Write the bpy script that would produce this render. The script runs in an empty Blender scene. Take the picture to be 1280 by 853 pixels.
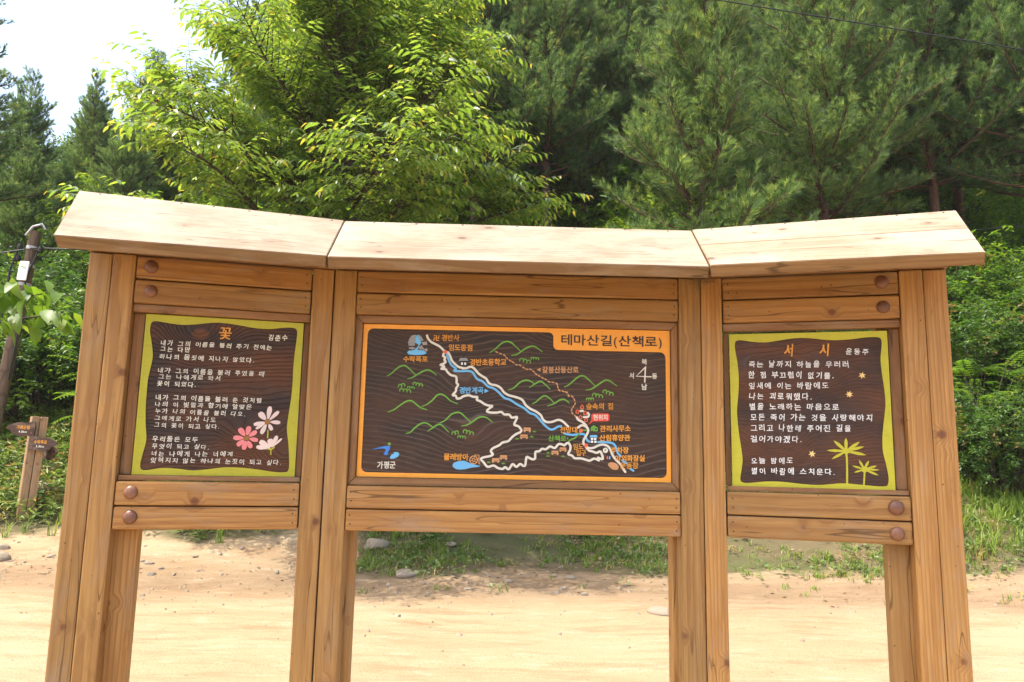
import bpy, bmesh, math, random
import numpy as np
from mathutils import Matrix, Vector

scn = bpy.context.scene
COL = scn.collection
R = math.radians

# ------------------------------------------------------------------ camera, sky, sun, exposure
CAM = Vector((-0.066, -3.016, 1.55))
cam_d = bpy.data.cameras.new("camera")
cam = bpy.data.objects.new("camera", cam_d)
COL.objects.link(cam)
yaw, pitch, roll = 0.0155, 0.1536, 0.0200
fw = Vector((math.sin(yaw)*math.cos(pitch), math.cos(yaw)*math.cos(pitch), math.sin(pitch)))
rt = Vector((math.cos(yaw), -math.sin(yaw), 0))
up = rt.cross(fw)
r2 = rt*math.cos(roll) + up*math.sin(roll)
u2 = -rt*math.sin(roll) + up*math.cos(roll)
cam.matrix_world = Matrix(((r2.x, u2.x, -fw.x, CAM.x), (r2.y, u2.y, -fw.y, CAM.y), (r2.z, u2.z, -fw.z, CAM.z), (0, 0, 0, 1)))
cam_d.sensor_width = 36.0
cam_d.lens = 972.8*36/1280
cam_d.clip_end = 2000
scn.camera = cam

SUN_EL, SUN_AZ = R(66), R(-104)         # azimuth measured from +Y towards +X: high on the left, slightly in front of the board
world = bpy.data.worlds.new("World")
scn.world = world
world.use_nodes = True
wn = world.node_tree
bg = wn.nodes["Background"]
sky = wn.nodes.new("ShaderNodeTexSky")
sky.sky_type = 'NISHITA'
sky.sun_disc = False
sky.sun_elevation = SUN_EL
sky.sun_rotation = SUN_AZ
sky.dust_density = 4.0
sky.air_density = 1.0
sky.ozone_density = 0.6
wn.links.new(sky.outputs[0], bg.inputs[0])
bg.inputs[1].default_value = 0.15

sun_d = bpy.data.lights.new("sun", 'SUN')
sun_d.energy = 2.05
sun_d.angle = R(0.5)
sun_d.color = (1.0, 0.95, 0.86)
sun = bpy.data.objects.new("sun", sun_d)
COL.objects.link(sun)
sdir = Vector((math.sin(SUN_AZ)*math.cos(SUN_EL), math.cos(SUN_AZ)*math.cos(SUN_EL), math.sin(SUN_EL)))
sun.rotation_euler = (-sdir).to_track_quat('-Z', 'Y').to_euler()
sun.location = sdir*60

scn.view_settings.view_transform = 'Standard'
scn.view_settings.look = 'None'
scn.view_settings.gamma = 1.0
scn.view_settings.exposure = 1.78
scn.view_settings.use_curve_mapping = False
scn.cycles.use_denoising = True
scn.cycles.max_bounces = 8
scn.cycles.diffuse_bounces = 4
scn.cycles.sample_clamp_indirect = 6.0

# ------------------------------------------------------------------ node helpers and materials
def mat(name):
    m = bpy.data.materials.new(name); m.use_nodes = True
    n = m.node_tree
    n.nodes.clear()
    out = n.nodes.new("ShaderNodeOutputMaterial")
    return m, n, out

def N(n, kind, **kw):
    nd = n.nodes.new(kind)
    for k, v in kw.items():
        if k.startswith('i_'):
            key = k[2:]
            key = int(key) if key.isdigit() else key.replace('_', ' ')
            nd.inputs[key].default_value = v
        else:
            setattr(nd, k, v)
    return nd

def mixc(n, fac, a, b, mode='MIX'):
    nd = n.nodes.new("ShaderNodeMix"); nd.data_type = 'RGBA'; nd.blend_type = mode
    for sock, v in ((nd.inputs[0], fac), (nd.inputs[6], a), (nd.inputs[7], b)):
        if hasattr(v, 'is_linked'): n.links.new(v, sock)
        elif isinstance(v, (int, float)): sock.default_value = v
        else: sock.default_value = (*v, 1)
    return nd.outputs[2]

def ramp(n, fac, stops, interp='LINEAR'):
    nd = n.nodes.new("ShaderNodeValToRGB"); nd.color_ramp.interpolation = interp
    e = nd.color_ramp.elements
    while len(e) < len(stops): e.new(0.5)
    for el, (p, c) in zip(e, stops):
        el.position = p
        el.color = (c, c, c, 1) if isinstance(c, (int, float)) else (*c, 1)
    n.links.new(fac, nd.inputs[0])
    return nd.outputs[0]

def math_(n, op, a, b=0.0, clamp=False):
    nd = n.nodes.new("ShaderNodeMath"); nd.operation = op; nd.use_clamp = clamp
    for s, v in ((nd.inputs[0], a), (nd.inputs[1], b)):
        if hasattr(v, 'is_linked'): n.links.new(v, s)
        else: s.default_value = v
    return nd.outputs[0]

def vmath(n, op, a, b):
    nd = n.nodes.new("ShaderNodeVectorMath"); nd.operation = op
    for s, v in ((nd.inputs[0], a), (nd.inputs[1], b)):
        if hasattr(v, 'is_linked'): n.links.new(v, s)
        else: s.default_value = v
    return nd.outputs[0]

def bump(n, h, strength, dist):
    b = N(n, "ShaderNodeBump", i_Strength=strength, i_Distance=dist)
    n.links.new(h, b.inputs["Height"])
    return b.outputs[0]

def wood_mat(name, light, dark, knot, ring=22.0, rough=0.55, knots=6.5, spec=0.3, weather=None, bump_s=0.25):
    m, n, out = mat(name)
    tc = N(n, "ShaderNodeTexCoord"); oi = N(n, "ShaderNodeObjectInfo")
    off = vmath(n, 'SCALE', (37.1, 23.7, 31.3), (0, 0, 0))
    sc = off.node; sc.inputs[0].default_value = (37.1, 23.7, 31.3); n.links.new(oi.outputs["Random"], sc.inputs["Scale"])
    p = vmath(n, 'ADD', tc.outputs["Object"], off)
    # knots
    vo = N(n, "ShaderNodeTexVoronoi", i_Scale=knots); n.links.new(p, vo.inputs["Vector"])
    kd = vo.outputs["Distance"]
    kmask = ramp(n, kd, [(0.05, 1.0), (0.085, 0.75), (0.115, 0.0)])
    khalo = ramp(n, kd, [(0.06, 1.0), (0.30, 0.0)], 'EASE')
    # rings, in coordinates squeezed along the grain
    ps = vmath(n, 'MULTIPLY', tc.outputs["Object"], (0.10, 1, 1))
    roff = vmath(n, 'SCALE', (0, 0, 0), (0, 0, 0)); rs = roff.node
    rs.inputs[0].default_value = (9.3, 0.13, 0.17); n.links.new(oi.outputs["Random"], rs.inputs["Scale"])
    ps = vmath(n, 'ADD', vmath(n, 'ADD', ps, roff), (0, 0.06, -0.10))
    nz = N(n, "ShaderNodeTexNoise", i_Scale=7.0, i_Detail=2.0); n.links.new(ps, nz.inputs["Vector"])
    d = vmath(n, 'SCALE', vmath(n, 'SUBTRACT', nz.outputs["Color"], (0.5, 0.5, 0.5)), (0, 0, 0)); d.node.inputs["Scale"].default_value = 0.07
    kv = n.nodes.new("ShaderNodeCombineXYZ"); n.links.new(math_(n, 'MULTIPLY', khalo, 0.028), kv.inputs[2])
    ps2 = vmath(n, 'ADD', vmath(n, 'ADD', ps, d), kv.outputs[0])
    wv = N(n, "ShaderNodeTexWave", wave_type='RINGS', rings_direction='X', wave_profile='SAW', i_Scale=ring, i_Distortion=0.6, i_Detail=2.0)
    wv.inputs["Detail Scale"].default_value = 2.0
    n.links.new(ps2, wv.inputs["Vector"])
    late = ramp(n, wv.outputs["Fac"], [(0.0, 0.0), (0.5, 0.15), (0.84, 0.8), (0.94, 1.0), (1.0, 0.1)])
    # fibres and blotches
    pf = vmath(n, 'MULTIPLY', p, (6, 260, 260))
    fb = N(n, "ShaderNodeTexNoise", i_Scale=1.0, i_Detail=2.0); n.links.new(pf, fb.inputs["Vector"])
    pb = vmath(n, 'MULTIPLY', p, (1.6, 7, 7))
    bl = N(n, "ShaderNodeTexNoise", i_Scale=1.0, i_Detail=3.0); n.links.new(pb, bl.inputs["Vector"])
    c = mixc(n, math_(n, 'MULTIPLY', late, 0.88), light, dark)
    c = mixc(n, ramp(n, fb.outputs["Fac"], [(0.35, 0.35), (0.65, 0.0)]), c, dark)
    st = N(n, "ShaderNodeTexNoise", i_Scale=1.0, i_Detail=3.0, i_Roughness=0.7); n.links.new(vmath(n, 'MULTIPLY', p, (2.2, 48, 48)), st.inputs["Vector"])
    c = mixc(n, ramp(n, st.outputs["Fac"], [(0.40, 0.0), (0.70, 0.9)]), c, dark)
    c = mixc(n, ramp(n, bl.outputs["Fac"], [(0.38, 0.0), (0.72, 0.55)]), c, tuple(v*0.72 for v in light))
    hue = mixc(n, oi.outputs["Random"], (1.10, 1.04, 0.98), (0.86, 0.87, 0.88))
    c = mixc(n, 1.0, c, hue, 'MULTIPLY')
    if weather:
        we = N(n, "ShaderNodeTexNoise", i_Scale=2.2, i_Detail=5.0, i_Roughness=0.7); n.links.new(p, we.inputs["Vector"])
        c = mixc(n, ramp(n, we.outputs["Fac"], [(0.40, 0.0), (0.66, 0.8)]), c, weather)
    c = mixc(n, math_(n, 'MULTIPLY', khalo, 0.30), c, knot)
    c = mixc(n, math_(n, 'MULTIPLY', kmask, 0.85), c, knot)
    # small dark cracks and nail stains
    vs = N(n, "ShaderNodeTexVoronoi", i_Scale=16.0); n.links.new(p, vs.inputs["Vector"])
    spk = ramp(n, vs.outputs["Distance"], [(0.035, 0.8), (0.06, 0.0)])
    c = mixc(n, spk, c, tuple(v*0.5 for v in knot))
    gw = N(n, "ShaderNodeTexNoise", i_Scale=1.0, i_Detail=6.0, i_Roughness=0.72); n.links.new(vmath(n, 'MULTIPLY', p, (2.6, 11, 11)), gw.inputs["Vector"])
    c = mixc(n, ramp(n, gw.outputs["Fac"], [(0.52, 0.0), (0.74, 0.6)]), c, (0.33, 0.25, 0.17))
    c = mixc(n, ramp(n, gw.outputs["Fac"], [(0.24, 0.7), (0.40, 0.0)]), c, tuple(v*0.6 for v in dark))
    cr = N(n, "ShaderNodeTexNoise", i_Scale=1.0, i_Detail=1.5); n.links.new(vmath(n, 'MULTIPLY', p, (1.3, 21, 21)), cr.inputs["Vector"])
    crk = ramp(n, math_(n, 'ABSOLUTE', math_(n, 'SUBTRACT', cr.outputs["Fac"], 0.56)), [(0.0, 1.0), (0.006, 0.8), (0.012, 0.0)])
    crk = math_(n, 'MULTIPLY', crk, ramp(n, bl.outputs["Fac"], [(0.46, 0.0), (0.56, 1.0)]))
    c = mixc(n, math_(n, 'MULTIPLY', crk, 0.8), c, tuple(v*0.35 for v in dark))
    rg = math_(n, 'ADD', math_(n, 'MULTIPLY', gw.outputs["Fac"], 0.35), rough-0.15)
    b = N(n, "ShaderNodeBsdfPrincipled", i_Roughness=rough)
    n.links.new(rg, b.inputs["Roughness"])
    b.inputs["Specular IOR Level"].default_value = spec
    n.links.new(c, b.inputs["Base Color"])
    late = math_(n, 'SUBTRACT', late, math_(n, 'MULTIPLY', crk, 2.5))
    h = math_(n, 'ADD', math_(n, 'MULTIPLY', late, 0.6), fb.outputs["Fac"])
    n.links.new(bump(n, h, bump_s, 0.0012), b.inputs["Normal"])
    n.links.new(b.outputs[0], out.inputs[0])
    return m

def burnt_mat(name, base, ridge, red, scale, seed, amount):
    """dark brushed board with raised wavy grain lines running along X"""
    m, n, out = mat(name)
    tc = N(n, "ShaderNodeTexCoord")
    p = vmath(n, 'ADD', tc.outputs["Object"], (seed*1.7, 0, seed*0.9))
    vk = N(n, "ShaderNodeTexVoronoi", i_Scale=3.6); n.links.new(vmath(n, 'MULTIPLY', p, (0.8, 0, 1.15)), vk.inputs["Vector"])
    halo = ramp(n, vk.outputs["Distance"], [(0.0, 1.0), (0.5, 0.0)], 'EASE')
    nz = N(n, "ShaderNodeTexNoise", i_Scale=4.5, i_Detail=1.5); n.links.new(vmath(n, 'MULTIPLY', p, (0.75, 1, 1.0)), nz.inputs["Vector"])
    nl = N(n, "ShaderNodeTexNoise", i_Scale=1.2, i_Detail=1.0); n.links.new(p, nl.inputs["Vector"])
    sx = N(n, "ShaderNodeSeparateXYZ"); n.links.new(p, sx.inputs[0])
    h = math_(n, 'ADD', sx.outputs[2], math_(n, 'MULTIPLY', math_(n, 'SUBTRACT', nz.outputs["Fac"], 0.5), 0.11))
    h = math_(n, 'ADD', h, math_(n, 'MULTIPLY', halo, 0.075*amount))
    # line spacing drifts across the board
    h = math_(n, 'ADD', math_(n, 'MULTIPLY', h, scale), math_(n, 'MULTIPLY', nl.outputs["Fac"], scale*0.24))
    tri = math_(n, 'PINGPONG', h, 0.5)
    line = ramp(n, tri, [(0.0, 1.0), (0.07, 0.6), (0.15, 0.12), (0.5, 0.0)])
    bl = N(n, "ShaderNodeTexNoise", i_Scale=6.0, i_Detail=4.0); n.links.new(vmath(n, 'MULTIPLY', p, (0.5, 1, 1.4)), bl.inputs["Vector"])
    fine = N(n, "ShaderNodeTexNoise", i_Scale=1.0, i_Detail=2.0); n.links.new(vmath(n, 'MULTIPLY', p, (25, 1, 420)), fine.inputs["Vector"])
    blot = ramp(n, bl.outputs["Fac"], [(0.40, 0.0), (0.62, 1.0)])
    c = mixc(n, blot, base, red)
    lc = mixc(n, blot, ridge, tuple(0.5*(a+b) for a, b in zip(ridge, red)))
    c = mixc(n, math_(n, 'MULTIPLY', line, 0.85), c, lc)
    c = mixc(n, ramp(n, fine.outputs["Fac"], [(0.3, 0.45), (0.6, 0.0)]), c, tuple(v*0.5 for v in base))
    du = N(n, "ShaderNodeTexNoise", i_Scale=9.0, i_Detail=7.0, i_Roughness=0.8); n.links.new(p, du.inputs["Vector"])
    c = mixc(n, ramp(n, du.outputs["Fac"], [(0.54, 0.0), (0.80, 0.22)]), c, (0.18, 0.145, 0.11))
    kn = ramp(n, vk.outputs["Distance"], [(0.045, 1.0), (0.085, 0.6), (0.10, 0.0)])
    c = mixc(n, math_(n, 'MULTIPLY', kn, 0.7), c, tuple(v*1.3 for v in red))
    b = N(n, "ShaderNodeBsdfPrincipled", i_Roughness=0.45); b.inputs["Specular IOR Level"].default_value = 0.25
    n.links.new(c, b.inputs["Base Color"])
    n.links.new(bump(n, math_(n, 'ADD', line, math_(n, 'MULTIPLY', fine.outputs["Fac"], 0.3)), 0.8, 0.0025), b.inputs["Normal"])
    n.links.new(b.outputs[0], out.inputs[0])
    return m

def paint(name, col, rough=0.5, var=0.12, spec=0.35, scale=18.0):
    m, n, out = mat(name)
    tc = N(n, "ShaderNodeTexCoord")
    nz = N(n, "ShaderNodeTexNoise", i_Scale=scale, i_Detail=5.0, i_Roughness=0.65); n.links.new(tc.outputs["Object"], nz.inputs["Vector"])
    c = mixc(n, ramp(n, nz.outputs["Fac"], [(0.35, 0.0), (0.75, 1.0)]), col, tuple(v*(1-var) for v in col))
    nf = N(n, "ShaderNodeTexNoise", i_Scale=scale*7, i_Detail=4.0); n.links.new(vmath(n, 'MULTIPLY', tc.outputs["Object"], (0.4, 1, 1.6)), nf.inputs["Vector"])
    c = mixc(n, ramp(n, nf.outputs["Fac"], [(0.56, 0.0), (0.72, var*2.2)]), c, tuple(v*0.55 for v in col))
    oi = N(n, "ShaderNodeObjectInfo")
    c = mixc(n, 1.0, c, mixc(n, oi.outputs["Random"], (1-var*.8, 1-var*.9, 1-var), (1.04, 1.03, 1.0)), 'MULTIPLY')
    b = N(n, "ShaderNodeBsdfPrincipled", i_Roughness=rough); b.inputs["Specular IOR Level"].default_value = spec
    n.links.new(c, b.inputs["Base Color"])
    n.links.new(bump(n, nz.outputs["Fac"], 0.08, 0.001), b.inputs["Normal"])
    n.links.new(b.outputs[0], out.inputs[0])
    return m

def leaf_mat(name, stops, trans, tfac=0.4, rough=0.42, spec=0.4):
    m, n, out = mat(name)
    at = N(n, "ShaderNodeAttribute", attribute_name="tone")
    oi = N(n, "ShaderNodeObjectInfo")
    c = ramp(n, at.outputs["Fac"], stops)
    c = mixc(n, oi.outputs["Random"], mixc(n, 1.0, c, (0.86, 0.92, 0.95), 'MULTIPLY'), mixc(n, 1.0, c, (1.12, 1.05, 0.95), 'MULTIPLY'))
    b = N(n, "ShaderNodeBsdfPrincipled", i_Roughness=rough); b.inputs["Specular IOR Level"].default_value = spec
    n.links.new(c, b.inputs["Base Color"])
    t = N(n, "ShaderNodeBsdfTranslucent")
    n.links.new(mixc(n, 1.0, c, trans, 'MULTIPLY'), t.inputs["Color"])
    mx = N(n, "ShaderNodeMixShader", i_0=tfac)
    n.links.new(b.outputs[0], mx.inputs[1]); n.links.new(t.outputs[0], mx.inputs[2])
    n.links.new(mx.outputs[0], out.inputs[0])
    return m

def bark_mat(name, a, bcol, scale=9.0):
    m, n, out = mat(name)
    tc = N(n, "ShaderNodeTexCoord")
    p = vmath(n, 'MULTIPLY', tc.outputs["Object"], (1, 1, 0.3))
    nz = N(n, "ShaderNodeTexNoise", i_Scale=scale, i_Detail=6.0, i_Roughness=0.7); n.links.new(p, nz.inputs["Vector"])
    vo = N(n, "ShaderNodeTexVoronoi", i_Scale=scale*1.7, feature='DISTANCE_TO_EDGE'); n.links.new(p, vo.inputs["Vector"])
    c = mixc(n, ramp(n, nz.outputs["Fac"], [(0.3, 0.0), (0.7, 1.0)]), a, bcol)
    c = mixc(n, ramp(n, vo.outputs["Distance"], [(0.0, 0.7), (0.12, 0.0)]), c, tuple(v*0.4 for v in a))
    b = N(n, "ShaderNodeBsdfPrincipled", i_Roughness=0.85); b.inputs["Specular IOR Level"].default_value = 0.15
    n.links.new(c, b.inputs["Base Color"])
    n.links.new(bump(n, math_(n, 'ADD', nz.outputs["Fac"], vo.outputs["Distance"]), 0.8, 0.02), b.inputs["Normal"])
    n.links.new(b.outputs[0], out.inputs[0])
    return m

M = {}
M['wood'] = wood_mat("stained_pine", (0.49, 0.282, 0.094), (0.275, 0.130, 0.038), (0.15, 0.055, 0.024))
M['rail'] = wood_mat("stained_pine_rail", (0.485, 0.268, 0.086), (0.265, 0.118, 0.034), (0.14, 0.048, 0.02), ring=17.0)
M['batten'] = wood_mat("stained_pine_batten", (0.36, 0.190, 0.075), (0.21, 0.095, 0.034), (0.12, 0.045, 0.02), ring=28.0)
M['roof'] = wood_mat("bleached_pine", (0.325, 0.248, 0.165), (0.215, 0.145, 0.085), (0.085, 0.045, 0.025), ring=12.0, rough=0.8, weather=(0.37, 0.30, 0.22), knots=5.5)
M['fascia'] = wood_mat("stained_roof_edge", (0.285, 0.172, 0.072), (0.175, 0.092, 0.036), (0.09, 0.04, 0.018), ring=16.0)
M['burnt_map'] = burnt_mat("burnt_board_map", (0.038, 0.024, 0.017), (0.17, 0.125, 0.105), (0.075, 0.037, 0.020), 46.0, 3.0, 1.0)
M['burnt_left'] = burnt_mat("burnt_board_left", (0.048, 0.030, 0.023), (0.026, 0.020, 0.019), (0.125, 0.048, 0.020), 70.0, 1.0, 1.4)
M['burnt_right'] = burnt_mat("burnt_board_right", (0.056, 0.030, 0.021), (0.10, 0.080, 0.074), (0.135, 0.052, 0.023), 75.0, 5.0, 1.2)
M['lime'] = paint("lime_paint", (0.50, 0.47, 0.035), 0.5)
M['orange'] = paint("orange_paint", (0.86, 0.36, 0.042), 0.45, 0.08)
M['letter_orange'] = paint("orange_lettering", (0.86, 0.38, 0.055), 0.5, 0.25, scale=40)
M['letter_tan'] = paint("tan_lettering", (0.68, 0.36, 0.16), 0.5, 0.2, scale=40)
M['white'] = paint("cream_paint", (0.80, 0.77, 0.66), 0.5, 0.15, scale=40)
M['pure_white'] = paint("white_paint", (0.82, 0.82, 0.80), 0.5, 0.1)
M['blue'] = paint("sky_blue_paint", (0.16, 0.48, 0.80), 0.45, 0.08)
M['deep_blue'] = paint("deep_blue_paint", (0.06, 0.24, 0.72), 0.45, 0.08)
M['green'] = paint("leaf_green_paint", (0.16, 0.40, 0.05), 0.5, 0.15)
M['red'] = paint("red_paint", (0.80, 0.085, 0.045), 0.45, 0.1)
M['coral'] = paint("coral_paint", (0.80, 0.17, 0.07), 0.45, 0.1)
M['grey'] = paint("grey_paint", (0.34, 0.34, 0.34), 0.5, 0.15)
M['black'] = paint("black_paint", (0.022, 0.020, 0.018), 0.5, 0.1)
M['dark_brown'] = paint("dark_brown_paint", (0.055, 0.034, 0.026), 0.5, 0.2)
M['petal_white'] = paint("pale_pink_paint", (0.78, 0.62, 0.57), 0.5, 0.08)
M['petal_pink'] = paint("pink_paint", (0.80, 0.25, 0.25), 0.5, 0.08)
M['ochre'] = paint("ochre_paint", (0.42, 0.20, 0.05), 0.6, 0.5, scale=220)
M['yellow'] = paint("pale_yellow_paint", (0.80, 0.58, 0.22), 0.5, 0.1)
M['bolt'] = paint("brown_wood_plug", (0.27, 0.122, 0.070), 0.36, 0.45, 0.5, 60)
M['nail'] = paint("rusty_nail", (0.03, 0.02, 0.015), 0.6, 0.3)
M['sign_wood'] = wood_mat("brown_sign_board", (0.10, 0.055, 0.038), (0.055, 0.032, 0.024), (0.03, 0.02, 0.015), ring=14)
M['post_wood'] = wood_mat("weathered_post", (0.50, 0.32, 0.17), (0.34, 0.19, 0.09), (0.16, 0.07, 0.03), ring=20)
M['pole_wood'] = bark_mat("weathered_pole", (0.18, 0.125, 0.085), (0.11, 0.075, 0.052), 5.0)
M['metal'] = paint("galvanised_metal", (0.42, 0.43, 0.44), 0.35, 0.2, 0.6)
M['cable'] = paint("black_cable", (0.02, 0.02, 0.022), 0.5, 0.1)
M['pine_bark'] = bark_mat("pine_bark", (0.16, 0.085, 0.055), (0.10, 0.062, 0.045))
M['bark'] = bark_mat("smooth_bark", (0.10, 0.075, 0.055), (0.065, 0.05, 0.04), 14)
M['needles'] = leaf_mat("pine_needles", [(0.0, (0.076, 0.132, 0.056)), (0.5, (0.130, 0.212, 0.076)), (0.88, (0.25, 0.325, 0.09)), (0.97, (0.20, 0.12, 0.045)), (1.0, (0.20, 0.12, 0.045))], (1.5, 1.5, 0.9), 0.48, 0.5, 0.3)
M['chestnut'] = leaf_mat("chestnut_leaves", [(0.0, (0.078, 0.138, 0.032)), (0.5, (0.148, 0.220, 0.048)), (0.85, (0.27, 0.31, 0.075)), (1.0, (0.36, 0.28, 0.06))], (2.3, 2.1, 0.8), 0.5, 0.34, 0.5)
M['shrub_leaf'] = leaf_mat("shrub_leaves", [(0.0, (0.028, 0.068, 0.014)), (0.6, (0.060, 0.125, 0.022)), (0.93, (0.125, 0.185, 0.032)), (1.0, (0.20, 0.12, 0.05))], (1.8, 1.8, 0.8), 0.42, 0.42, 0.4)
M['bright_leaf'] = leaf_mat("young_leaves", [(0.0, (0.07, 0.14, 0.018)), (0.6, (0.12, 0.21, 0.026)), (1.0, (0.20, 0.27, 0.04))], (2.0, 1.9, 0.8), 0.48, 0.42, 0.4)
M['grass'] = leaf_mat("grass_blades", [(0.0, (0.10, 0.175, 0.032)), (0.6, (0.18, 0.27, 0.048)), (0.85, (0.29, 0.31, 0.08)), (1.0, (0.36, 0.28, 0.13))], (1.5, 1.5, 0.8), 0.35, 0.5, 0.3)
M['weed'] = leaf_mat("weed_leaves", [(0.0, (0.09, 0.15, 0.045)), (0.5, (0.16, 0.235, 0.07)), (0.8, (0.26, 0.30, 0.11)), (0.93, (0.28, 0.30, 0.12)), (0.95, (0.34, 0.22, 0.11)), (1.0, (0.34, 0.22, 0.11))], (1.5, 1.5, 0.8), 0.35, 0.45, 0.35)
M['dry'] = paint("dry_grass", (0.30, 0.21, 0.11), 0.8, 0.5)

def stone_mat():
    m, n, out = mat("pale_stone")
    tc = N(n, "ShaderNodeTexCoord"); oi = N(n, "ShaderNodeObjectInfo")
    nz = N(n, "ShaderNodeTexNoise", i_Scale=9.0, i_Detail=6.0, i_Roughness=0.7); n.links.new(tc.outputs["Object"], nz.inputs["Vector"])
    c = mixc(n, nz.outputs["Fac"], (0.33, 0.26, 0.18), (0.20, 0.15, 0.10))
    c = mixc(n, math_(n, 'MULTIPLY', oi.outputs["Random"], 0.5), c, (0.28, 0.23, 0.17))
    b = N(n, "ShaderNodeBsdfPrincipled", i_Roughness=0.85); n.links.new(c, b.inputs["Base Color"])
    n.links.new(bump(n, nz.outputs["Fac"], 0.7, 0.02), b.inputs["Normal"])
    n.links.new(b.outputs[0], out.inputs[0]); return m
M['stone'] = stone_mat()

def ground_mat():
    """sandy road dirt that gives way to forest soil where the 'sandy' attribute of the sheet falls"""
    m, n, out = mat("ground_dirt")
    tc = N(n, "ShaderNodeTexCoord"); p = tc.outputs["Object"]
    n1 = N(n, "ShaderNodeTexNoise", i_Scale=0.55, i_Detail=6.0, i_Roughness=0.6); n.links.new(vmath(n, 'MULTIPLY', p, (0.5, 1.3, 1)), n1.inputs["Vector"])
    n2 = N(n, "ShaderNodeTexNoise", i_Scale=6.0, i_Detail=7.0, i_Roughness=0.72); n.links.new(vmath(n, 'MULTIPLY', p, (0.38, 1.0, 1)), n2.inputs["Vector"])
    n3 = N(n, "ShaderNodeTexNoise", i_Scale=80.0, i_Detail=3.0); n.links.new(p, n3.inputs["Vector"])
    n4 = N(n, "ShaderNodeTexNoise", i_Scale=2.6, i_Detail=5.0, i_Roughness=0.7); n.links.new(vmath(n, 'MULTIPLY', p, (0.35, 1.4, 1)), n4.inputs["Vector"])
    vo = N(n, "ShaderNodeTexVoronoi", i_Scale=24.0); n.links.new(p, vo.inputs["Vector"])
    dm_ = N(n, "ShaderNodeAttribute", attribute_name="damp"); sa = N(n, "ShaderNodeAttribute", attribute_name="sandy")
    c = mixc(n, ramp(n, n1.outputs["Fac"], [(0.36, 0.0), (0.64, 1.0)]), (0.345, 0.238, 0.132), (0.40, 0.296, 0.178))
    c = mixc(n, ramp(n, n2.outputs["Fac"], [(0.55, 0.0), (0.70, 0.7)]), c, (0.47, 0.375, 0.265))
    c = mixc(n, ramp(n, n4.outputs["Fac"], [(0.30, 0.8), (0.50, 0.0)]), c, (0.265, 0.160, 0.082))
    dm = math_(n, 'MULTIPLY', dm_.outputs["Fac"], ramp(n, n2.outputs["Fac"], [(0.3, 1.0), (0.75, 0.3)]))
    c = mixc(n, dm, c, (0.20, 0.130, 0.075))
    peb = ramp(n, vo.outputs["Distance"], [(0.10, 0.8), (0.17, 0.0)])
    c = mixc(n, math_(n, 'MULTIPLY', peb, ramp(n, n1.outputs["Fac"], [(0.40, 0.0), (0.6, 0.7)])), c, (0.52, 0.44, 0.34))
    s = mixc(n, ramp(n, n2.outputs["Fac"], [(0.3, 0.0), (0.7, 1.0)]), (0.10, 0.072, 0.042), (0.20, 0.145, 0.082))
    s = mixc(n, ramp(n, n1.outputs["Fac"], [(0.4, 0.0), (0.65, 0.7)]), s, (0.07, 0.095, 0.028))
    f = math_(n, 'ADD', sa.outputs["Fac"], math_(n, 'MULTIPLY', math_(n, 'SUBTRACT', n4.outputs["Fac"], 0.5), 0.9))
    c = mixc(n, ramp(n, f, [(0.40, 0.0), (0.60, 1.0)]), s, c)
    c = mixc(n, ramp(n, n3.outputs["Fac"], [(0.3, 0.4), (0.55, 0.0)]), c, (0.14, 0.09, 0.05))
    b = N(n, "ShaderNodeBsdfPrincipled", i_Roughness=0.95); b.inputs["Specular IOR Level"].default_value = 0.1
    n.links.new(c, b.inputs["Base Color"])
    h = math_(n, 'ADD', math_(n, 'ADD', n2.outputs["Fac"], math_(n, 'MULTIPLY', n3.outputs["Fac"], 0.3)), math_(n, 'MULTIPLY', peb, 0.25))
    n.links.new(bump(n, h, 0.7, 0.06), b.inputs["Normal"])
    n.links.new(b.outputs[0], out.inputs[0]); return m
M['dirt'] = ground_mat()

# ------------------------------------------------------------------ object helpers
def props(o, label=None, cat=None, group=None, kind=None):
    for k, v in (('label', label), ('category', cat), ('group', group), ('kind', kind)):
        if v: o[k] = v
    return o

def thing(name, label, cat, loc=(0, 0, 0), rot=(0, 0, 0), group=None):
    o = bpy.data.objects.new(name, None); COL.objects.link(o)
    o.location = loc; o.rotation_euler = rot; o.empty_display_size = 0.1
    return props(o, label, cat, group)

def put(name, me, material, parent=None, mw=None):
    o = bpy.data.objects.new(name, me); COL.objects.link(o)
    if material is not None:
        for mm in (material if isinstance(material, (list, tuple)) else [material]): me.materials.append(mm)
    o.parent = parent
    if mw is not None: o.matrix_local = mw
    return o

def copy_tree(o, parent=None):
    c = o.copy(); COL.objects.link(c); c.parent = parent
    for ch in list(o.children): copy_tree(ch, c)
    return c

def bm_mesh(name, bm, smooth=False):
    me = bpy.data.meshes.new(name)
    bmesh.ops.recalc_face_normals(bm, faces=bm.faces[:])
    bm.to_mesh(me); bm.free()
    if smooth:
        for p in me.polygons: p.use_smooth = True
    return me

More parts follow.
